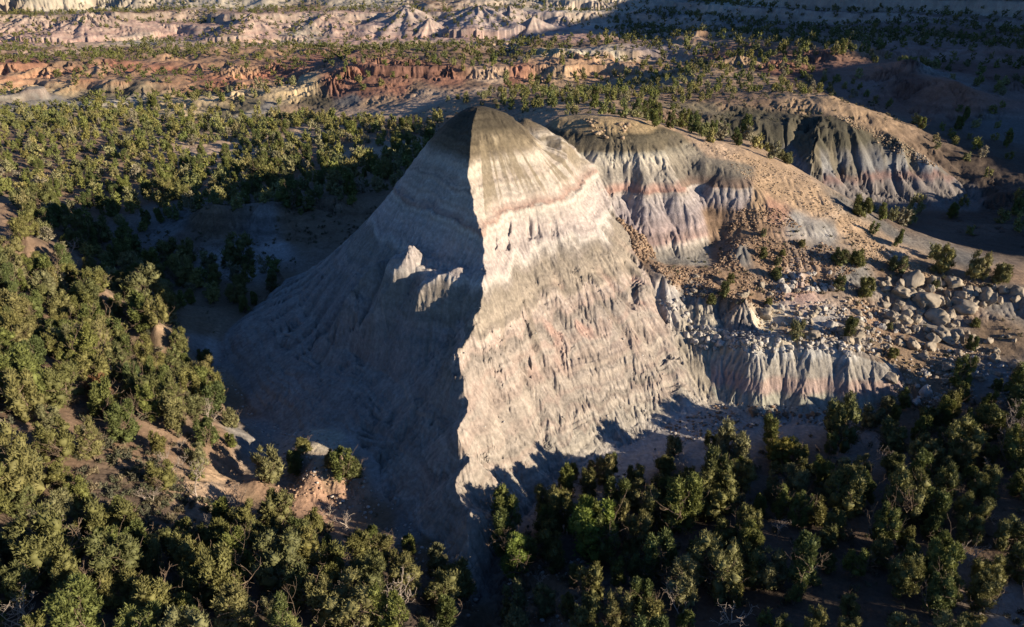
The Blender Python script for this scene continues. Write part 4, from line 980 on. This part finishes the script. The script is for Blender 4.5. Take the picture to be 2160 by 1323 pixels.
for zi, (zn, poly, d0, d1, spc, kept) in enumerate(ZONES):
    # candidate box in plan from the vertices of the sheet that fall in the polygon
    m = inpoly(U.astype(F32), V.astype(F32), poly) & (dist > d0) & (dist < d1) & (sl < (1.25 if d1 < 200 else .95))
    ii, jj = np.nonzero(m)
    if len(ii) == 0: continue
    cellarea = (np.gradient(rr)[:, None] * np.gradient(th)[None, :] * RR)[ii, jj]
    tot = cellarea.sum(); n = int(tot / (spc * spc) * 3.4); n = min(n, 16000)
    pick = rng.choice(len(ii), n, p=cellarea / tot)
    xs = X[ii[pick], jj[pick]] + rng.uniform(-1.5, 1.5, n) * np.maximum(dist[ii[pick], jj[pick]] / 400, .6)
    ys = Yg[ii[pick], jj[pick]] + rng.uniform(-1.5, 1.5, n) * np.maximum(dist[ii[pick], jj[pick]] / 400, .6)
    uu = U[ii[pick], jj[pick]]; vv = V[ii[pick], jj[pick]]; dd = dist[ii[pick], jj[pick]]
    kp = np.full(n, kept)
    for hp, share, h0, h1 in HOLES:
        kp = np.where(inpoly(uu, vv, hp) & (dd > h0) & (dd < h1), share, kp)
    clump = sm(-.65, .0, fbm(xs, ys, 22, 2, 401)); kp = kp * (.45 + .55 * clump) if d1 < 200 else kp * np.clip(clump * 1.25 - .1, 0, 1) ** .6
    ok = rng.random(n) < kp
    bz = sample(MB, xs, ys)
    big = fbm(xs, ys, 40, 2, 405)
    for q in np.nonzero(ok & (bz < .5))[0]:
        s = float(np.clip(rng.normal(.92, .24), .45, 1.5)) * (1.0 if zn not in ('rightridge', 'backhill') else .8)
        s *= {'rightwood': .84, 'leftwood': .92, 'crestline': .68, 'backhill': .78, 'bench': .9, 'darkvalley': .8, 'valley': .95, 'plain': .76}.get(zn, 1.0)
        if free(xs[q], ys[q], spc * (.72 + .28 * s)):
            r_ = rng.random()
            kind = 'pinyon_tree' if r_ < (.38 if zn in ('rightwood', 'crestline') else .24) else 'juniper_tree'
            if rng.random() < .045 and d1 < 200: kind = 'dead_tree'
            TREES.append(dict(x=xs[q], y=ys[q], kind=kind, proto=int(rng.integers(0, 5 if kind != 'juniper_tree' else 8)), s=s * (.85 if kind == 'dead_tree' else 1), zone=zn, rz=rng.uniform(0, 6.28)))
# scattered trees over the far slopes
m = (dist > 380) & (dist < 2400) & (sl < .75) & (U > -150) & (U < 2300) & (V > -60) & (V < 260)
ii, jj = np.nonzero(m)
ar = (np.gradient(rr)[:, None] * np.gradient(th)[None, :] * RR)[ii, jj]
n = 7500
pick = rng.choice(len(ii), n, p=ar ** .62 / (ar ** .62).sum())
for q in pick:
    x, y = X[ii[q], jj[q]] + rng.uniform(-1.5, 1.5), Yg[ii[q], jj[q]] + rng.uniform(-1.5, 1.5)
    redness = ALB[ii[q], jj[q], 0] / ALB[ii[q], jj[q], 2]
    if redness > 3.1 and rng.random() < .85: continue
    if fbm(np.array([x]), np.array([y]), 70, 2, 431)[0] < -.12: continue
    if free(x, y, 6.0): TREES.append(dict(x=x, y=y, kind='juniper_tree', proto=0, s=float(rng.uniform(.55, 1.0)), zone='far', rz=rng.uniform(0, 6.28)))
xs = np.array([t['x'] for t in TREES]); ys = np.array([t['y'] for t in TREES]); zs = hz(xs, ys)
us, vs = project(xs, ys, zs); depth = ys * C_ - (zs - CAM_H) * S_
hh = np.array([5.5 * t['s'] for t in TREES])
ut, vt = project(xs, ys, zs + hh)
vis = seen(xs, ys, zs + hh) & (us > -90) & (us < 2250) & (vt < 1345) & (vs > -20)
for i, t in enumerate(TREES):
    t['z'] = float(zs[i]); t['u'] = float(us[i]); t['v'] = float(vt[i] * .6 + vs[i] * .4); t['px'] = float(FPX * 5 * t['s'] / depth[i]); t['vis'] = bool(vis[i]); t['d'] = float(np.hypot(xs[i], ys[i]))
print("trees", len(TREES), "seen", int(vis.sum()), round(time.time() - T0, 1))

order = sorted([t for t in TREES if t['vis']], key=lambda t: -t['px'])
LIMIT = {'juniper_tree': 298, 'pinyon_tree': 290, 'dead_tree': 60}
cnt = {k: 0 for k in LIMIT}
SOLO = []; REST = []
for t in order:
    base_kind = t['kind'] if t['kind'] in LIMIT else 'juniper_tree'
    if t['zone'] == 'special' or (cnt[base_kind] < LIMIT[base_kind] and t['px'] > 22):
        SOLO.append(t); cnt[base_kind] += 1
    else: REST.append(t)
REST += [t for t in TREES if not t['vis'] and t['kind'] != 'dead_tree']
print("solo", cnt, "rest", len(REST), "smallest", SOLO[-1]['px'])

# labels that single a tree out -------------------------------------------------
ONES = "zero one two three four five six seven eight nine ten eleven twelve thirteen fourteen fifteen sixteen seventeen eighteen nineteen".split()
TENS = "x x twenty thirty forty fifty sixty seventy eighty ninety".split()
def words(n):
    if n < 20: return ONES[n]
    if n >= 100: return "a hundred"
    return TENS[n // 10] + ("-" + ONES[n % 10] if n % 10 else "")
def where(u, v):
    a = int(round(min(max(u, 0), 2160) / 21.6)); d = int(round(min(max(v, 0), 1323) / 13.23))
    return words(a) + " percent across", words(d) + " percent down"
PLACE = {'leftwood': 'in the sunlit wood', 'rightwood': 'in the lower wood', 'valley': 'in the shadowed valley', 'plain': 'on the wooded flat', 'backhill': 'on the hill behind', 'crestline': 'on the ridge crest', 'rightridge': 'on the stony ridge', 'darkvalley': 'in the dark ravine', 'bench': 'on the far bench', 'special': '', 'far': 'on the far slope'}
used = set()
def label_for(t, what):
    what = what.replace('tall pointed', 'pointed').replace('low spreading', 'spreading').replace('wide ragged', 'ragged')
    for du, dv in [(0, 0), (0, 13.3), (21.6, 0), (0, -13.3), (-21.6, 0), (21.6, 13.3), (-21.6, -13.3), (-21.6, 13.3), (21.6, -13.3), (0, 26), (0, -26), (43, 0), (-43, 0)]:
        a, d = where(t['u'] + du * .55, t['v'] + dv * .55)
        s = f"{what} {PLACE[t['zone']]}".strip() + f", {a} and {d}"
        if s not in used: break
    used.add(s); return s

def place_tree(t):
    kind = t['kind']; name = {'gold': 'shrub', 'rust': 'juniper_tree', 'yellowish': 'juniper_tree', 'bright': 'pinyon_tree', 'bright2': 'pinyon_tree'}.get(kind, kind)
    if kind == 'dead_tree':
        _, trunk, w, h = PROTO['dead_tree'][t['proto'] % 5]
        root = put('dead_tree', trunk)
        tag(root, label_for(t, LOOKS['dead_tree'][t['proto'] % 5] + ' bleached dead tree'), 'dead tree', 'dead trees in the woods')
    else:
        key = 'pinyon_tree' if kind in ('pinyon_tree', 'bright', 'bright2') else 'juniper_tree'
        cr_, tr_, w, h = PROTO[key][t['proto'] % len(PROTO[key])]
        look = LOOKS[key][t['proto'] % len(PROTO[key])]
        root = put(name, None)
        if kind in ('gold', 'rust', 'yellowish', 'bright', 'bright2'):
            cr_ = cr_.copy(); cr_.materials.clear(); cr_.materials.append({'gold': M_GOLD, 'rust': M_RUST, 'yellowish': M_YEL, 'bright': M_BRI, 'bright2': M_BRI}[kind])
        put('crown', cr_, root); put('trunk', tr_, root)
        lab = {'juniper_tree': look + ' olive juniper', 'pinyon_tree': look + ' green pinyon'}.get(kind)
        if kind == 'gold': tag(root, 'golden autumn shrub at the lip of the pale bank below the sunlit wood', 'shrub')
        elif kind == 'rust': tag(root, 'rusty brown dying juniper among green ones in the sunlit wood', 'tree')
        elif kind == 'bright': tag(root, 'big bright green pinyon pine just beyond the foot of the main butte', 'tree')
        elif kind == 'bright2': tag(root, 'upright bright pinyon pine standing alone at the tip of the main butte', 'tree')
        elif kind == 'yellowish': tag(root, 'yellow-green juniper at the upper edge of the lower wood', 'tree')
        else: tag(root, label_for(t, lab), 'tree', 'junipers and pinyon pines')
    root.location = (t['x'], t['y'], t['z'] - .1)
    root.rotation_euler = (rng.normal() * .05, rng.normal() * .05, t['rz'])
    s = t['s']; root.scale = (s * rng.uniform(.92, 1.1), s * rng.uniform(.92, 1.1), s * rng.uniform(.92, 1.38 if t['zone'] == 'rightwood' else 1.2))
M_BRI = leaf_material("bright_foliage", [(.15, .185, .035), (.13, .165, .035)])
M_YEL = leaf_material("yellow_foliage", [(.17, .15, .03), (.16, .14, .03)])
for t in SOLO: place_tree(t)

# the remaining trees, too many and too small to tell apart
def bake(name, trees, lods, mat, palette, label):
    if not trees: return
    Vs = []; Fs = []; Ts = []; o = 0
    for t in trees:
        v, f = lods[int(rng.integers(0, len(lods)))]
        c, s = math.cos(t['rz']), math.sin(t['rz'])
        k = t['s']; kz = k * rng.uniform(.8, 1.1)
        vv = np.stack([(v[:, 0] * c - v[:, 1] * s) * k + t['x'], (v[:, 0] * s + v[:, 1] * c) * k + t['y'], v[:, 2] * kz + t['z'] - .15], 1)
        Vs.append(vv.astype(F32)); Fs.append((f + o).astype(np.int32)); o += len(v)
        a, b = palette[int(rng.integers(0, len(palette)))], palette[int(rng.integers(0, len(palette)))]
        q = rng.random(); col = np.array(a) * q + np.array(b) * (1 - q); col = col * rng.uniform(.8, 1.2)
        Ts.append(np.tile(col.astype(F32), (len(v), 1)))
    me = mesh_from(name, np.concatenate(Vs), np.concatenate(Fs), mat, False, np.concatenate(Ts))
    ob = put(name, me); tag(ob, label, None, None, 'stuff')
    print(name, len(trees), len(me.polygons))
near_rest = [t for t in REST if t['d'] < 460]; far_rest = [t for t in REST if t['d'] >= 460]
bake('woodland', near_rest, LOD1, M_FAR, [tuple(1.25 * c for c in q) for q in JUN + PIN[:2]] + [(.22, .19, .13)], 'juniper and pinyon woodland on the flat and hills behind the butte')
bake('distant_woodland', far_rest, LOD2, M_FAR, [tuple(.8 * c for c in q) for q in JUN + PIN], 'scattered dark trees over the far benches and slopes')
print("woods", round(time.time() - T0, 1))

# ------------------------------------------------------------------ low scrub
SC = [([(430, 560), (640, 560), (560, 700), (470, 740), (520, 900), (640, 930), (560, 1000), (440, 900), (420, 760)], 60, 200, .12, .30), ([(150, 960), (250, 910), (340, 985), (450, 1065), (420, 1140), (300, 1170), (180, 1115)], 60, 140, .75, .85),
      ([(-50, 265), (140, 275), (330, 262), (520, 270), (520, 300), (330, 300), (230, 340), (80, 385), (-50, 390)], 235, 420, .09, .8), ([(0, 470), (330, 650), (470, 1000), (950, 1220), (980, 1400), (-200, 1400), (-200, 430)], 45, 180, .24, .9),
      ([(1060, 1140), (1310, 1010), (1700, 935), (2000, 830), (2250, 800), (2300, 1400), (1060, 1400)], 45, 130, .22, .7), ([(1400, 560), (1700, 470), (1800, 480), (2160, 620), (2160, 900), (1950, 850), (1900, 760), (1600, 700), (1450, 640)], 105, 170, .16, .5),
      ([(340, 440), (800, 400), (800, 470), (640, 560), (420, 540), (300, 520)], 160, 260, .22, .6), ([(1300, 200), (1860, 180), (1900, 260), (1340, 260)], 190, 420, .09, .7), ([(860, 240), (1100, 200), (1300, 210), (1250, 240), (1100, 240), (900, 330)], 220, 400, .05, .6),
      ([(1780, 450), (1880, 490), (2160, 570), (2160, 620), (1960, 610), (1800, 560)], 115, 170, .16, .6), ([(1500, 850), (1900, 850), (2150, 700), (2150, 900), (1800, 930), (1550, 950), (1300, 1010)], 80, 140, .05, .45), ([(560, 930), (800, 960), (860, 1100), (600, 1100)], 60, 130, .08, .35)]
SHR = [crown(1500 + q, 1.0, 1.5, 4, 9, 2, .42, .17, .1, 0) for q in range(5)]
sh = []
for poly, d0, d1, dn, size in SC:
    m = inpoly(U.astype(F32), V.astype(F32), poly) & (dist > d0) & (dist < d1) & (sl < 1.0) & (MB < .3)
    ii, jj = np.nonzero(m)
    if len(ii) == 0: continue
    ar = (np.gradient(rr)[:, None] * np.gradient(th)[None, :] * RR)[ii, jj]
    n = min(int(ar.sum() * dn), 2400)
    for q in rng.choice(len(ii), n, p=ar / ar.sum()):
        x, y = X[ii[q], jj[q]] + rng.uniform(-.4, .4), Yg[ii[q], jj[q]] + rng.uniform(-.4, .4)
        if perlin(np.array([x / 8]), np.array([y / 8]), 451)[0] < -.1 and dn < .5: continue
        sh.append(dict(x=x, y=y, s=size * float(rng.uniform(.45, 1.35)), rz=rng.uniform(0, 6.28)))
z_ = hz(np.array([t['x'] for t in sh]), np.array([t['y'] for t in sh]))
for t, z in zip(sh, z_): t['z'] = float(z) + .1
bake('scrub', sh, SHR, M_SAGE, [(.12, .115, .07), (.10, .10, .065), (.15, .13, .08), (.08, .085, .045), (.17, .135, .08)], 'low sagebrush and scrub between the trees')

# ------------------------------------------------------------------ stones
def rock(seed, base, knob=.25, flat=.75):
    r = np.random.default_rng(seed); v, f = base; v = v.copy()
    ph = r.uniform(0, 50, 3)
    for fr, am in ((1.3, knob), (2.9, knob * .5), (6.0, knob * .22)):
        d = perlin(v[:, 0] * fr + ph[0], v[:, 1] * fr + v[:, 2] * fr * .7 + ph[1], seed) + perlin(v[:, 2] * fr + ph[2], v[:, 0] * fr * .8 - v[:, 1] * fr * .5, seed + 3)
        v = v * (1 + am * d[:, None])
    for _ in range(5):                                  # broken faces
        nrm = r.normal(size=3); nrm /= np.linalg.norm(nrm); c = r.uniform(.55, .8)
        dd = v @ nrm - c
        v = v - np.maximum(dd, 0)[:, None] * nrm * .85
    v[:, 2] *= flat
    return v, f
ROCKS = [mesh_from('boulder', *rock(60 + q, I3, .28, .8), (M_STONE, M_STONE, M_STONE2, M_STONE3, M_STONE, M_STONE2)[q % 6], True) for q in range(12)]
RLOOK = ['tan', 'tan', 'pale', 'brown', 'tan', 'pale']
RZ = [([(1380, 585), (1700, 580), (1860, 580), (1850, 640), (1700, 660), (1600, 650), (1430, 640)], 18, .35, .9, 0), ([(1850, 590), (2150, 610), (2150, 650), (1990, 640), (1860, 620)], 66, .8, 2.5, 0), ([(1850, 630), (2030, 640), (2060, 720), (1960, 720), (1880, 690)], 26, .9, 2.6, 0),
      ([(1590, 650), (1700, 650), (1860, 650), (1930, 700), (1880, 770), (1760, 720), (1650, 700), (1590, 690)], 56, .5, 1.5, 1), ([(1450, 690), (1530, 690), (1560, 725), (1480, 745), (1440, 720)], 26, .5, 1.2, 2), ([(1530, 715), (1700, 710), (1800, 730), (1790, 750), (1640, 730), (1560, 738)], 34, .4, .9, 2),
      ([(1640, 580), (1760, 575), (1770, 610), (1650, 620)], 22, .5, 1.2, 2), ([(1900, 720), (2150, 700), (2150, 800), (1960, 820)], 30, .5, 1.5, 0), ([(1580, 868), (1660, 870), (1760, 870), (1640, 885)], 16, .4, .9, 3), ([(1870, 780), (1960, 780), (1960, 850), (1890, 850)], 14, .5, 1.4, 1), ([(1380, 625), (1450, 630), (1470, 690), (1400, 650)], 14, .4, .9, 2)]
KM = {0: [0, 1, 4, 6, 7], 1: [0, 2, 4, 8, 1], 2: [2, 5, 8, 11], 3: [3, 9]}
RNAME = {0: 'tan', 1: 'buff', 2: 'whitish', 3: 'brown'}
RPL = ['on debris', 'in the row', 'in the jumble', 'on the shelf', 'near grey mound', 'on bluff rim', 'on pale ledge', 'above the wood', 'at bluff foot', 'at bluff end', 'near the butte']
nb = 0
for zi, (poly, n, s0, s1, km) in enumerate(RZ):
    m = inpoly(U.astype(F32), V.astype(F32), poly) & (dist > 90) & (dist < 175) & (MB < .9)
    ii, jj = np.nonzero(m)
    if len(ii) == 0: continue
    got = []
    for q in rng.choice(len(ii), n * 3):
        if len(got) >= n: break
        s = s0 + (s1 - s0) * float(rng.random()) ** 1.8
        x, y = float(X[ii[q], jj[q]]), float(Yg[ii[q], jj[q]])
        if any((x - a) ** 2 + (y - b) ** 2 < (.8 * (s + c) * .8) ** 2 for a, b, c in got): continue
        got.append((x, y, s))
        z = float(hz(np.array([x]), np.array([y]))[0])
        k = KM[km][int(rng.integers(0, len(KM[km])))]
        o = put('boulder', ROCKS[k]); o.location = (x, y, z + s * .12); o.scale = (s * rng.uniform(.8, 1.2), s * rng.uniform(.7, 1.1), s * rng.uniform(.8, 1.25)); o.rotation_euler = (rng.normal() * .3, rng.normal() * .3, rng.uniform(0, 6.28))
        u_, v_ = project(np.array([x]), np.array([y]), np.array([z]))
        t = dict(u=float(u_[0]), v=float(v_[0]), zone='special')
        tag(o, label_for(t, f"{'large' if s > 1.3 else 'small' if s < .7 else 'rough'} {RNAME[km]} boulder {RPL[zi]}"), 'boulder', 'boulders on the shelf and debris slope')
        nb += 1
print("boulders", nb)

def rubble(name, zones, label):
    Vs = []; Fs = []; Ts = []; o = 0
    protos = [rock(90 + q, I0 if q < 4 else I1, .3, .75) for q in range(8)]
    for poly, d0, d1, n, s0, s1, cols_ in zones:
        m = inpoly(U.astype(F32), V.astype(F32), poly) & (dist > d0) & (dist < d1) & ((MB < .5) | (n == 130))
        ii, jj = np.nonzero(m)
        if len(ii) == 0: continue
        ar = (np.gradient(rr)[:, None] * np.gradient(th)[None, :] * RR)[ii, jj]
        for q in rng.choice(len(ii), n, p=ar / ar.sum()):
            x, y = X[ii[q], jj[q]] + rng.uniform(-.3, .3), Yg[ii[q], jj[q]] + rng.uniform(-.3, .3)
            if perlin(np.array([x / 5]), np.array([y / 5]), 461)[0] < -.25: continue
            s = s0 + (s1 - s0) * rng.random() ** 2.5
            v, f = protos[int(rng.integers(0, 8))]
            a = rng.uniform(0, 6.28); c, sn = math.cos(a), math.sin(a)
            vv = np.stack([(v[:, 0] * c - v[:, 1] * sn) * s + x, (v[:, 0] * sn + v[:, 1] * c) * s * .85 + y, v[:, 2] * s + H[ii[q], jj[q]] + s * .15], 1)
            Vs.append(vv.astype(F32)); Fs.append(f + o); o += len(v)
            col = np.array(cols_[int(rng.integers(0, len(cols_)))]) * rng.uniform(.75, 1.25)
            Ts.append(np.tile(col.astype(F32), (len(v), 1)))
    me = mesh_from(name, np.concatenate(Vs), np.concatenate(Fs), M_RUB, False, np.concatenate(Ts))
    tag(put(name, me), label, None, None, 'stuff'); print(name, len(me.polygons))
BR = [(.22, .145, .095), (.25, .17, .11), (.18, .12, .08), (.28, .2, .135)]
GR = [(.34, .31, .27), (.42, .38, .33), (.28, .24, .2)]
TN = [(.30, .215, .14), (.25, .18, .115), (.35, .265, .18)]
rubble('rubble', [([(1380, 560), (1500, 570), (1560, 440), (1640, 440), (1720, 500), (1820, 560), (1760, 600), (1600, 650), (1430, 620)], 115, 175, 8500, .05, .34, BR),
    ([(1165, 320), (1210, 350), (1260, 430), (1360, 500), (1400, 580), (1370, 560), (1300, 500), (1230, 430), (1180, 370)], 120, 180, 1300, .10, .5, BR),
    ([(1590, 650), (2150, 590), (2150, 860), (1950, 860), (1880, 760), (1600, 700)], 100, 150, 2200, .10, .5, GR + TN), ([(1440, 690), (1600, 700), (1800, 740), (1560, 745)], 100, 135, 700, .08, .4, GR),
    ([(1480, 300), (1700, 370), (1860, 510), (1800, 500), (1680, 430), (1600, 400), (1540, 350)], 130, 185, 2200, .05, .25, TN), ([(1760, 470), (1880, 510), (2150, 600), (2000, 610), (1840, 560)], 110, 170, 1800, .05, .3, TN), ([(1230, 250), (1330, 262), (1310, 300), (1260, 290)], 155, 180, 120, .2, .7, TN),
    ([(1400, 900), (1520, 850), (1880, 860), (1900, 890), (1600, 900), (1420, 940)], 85, 125, 900, .07, .4, GR + BR), ([(560, 1000), (760, 990), (780, 1070), (600, 1080)], 70, 110, 500, .06, .3, [(.36, .24, .16), (.3, .2, .13)]),
    ([(1600, 200), (1850, 210), (2000, 360), (1900, 330), (1750, 240)], 225, 275, 700, .1, .5, TN), ([(1050, 1180), (1250, 1180), (1300, 1320), (1060, 1320)], 50, 90, 500, .06, .35, BR + GR), ([(850, 600), (1500, 700), (1500, 850), (1050, 950)], 85, 130, 130, .06, .28, GR),
    ([(940, 1100), (1000, 1150), (1010, 1300), (980, 1300), (800, 1120), (560, 960), (430, 780), (470, 730)], 60, 150, 600, .08, .4, GR)], 'loose broken stones over the slopes and washes')
print("all", round(time.time() - T0, 1))
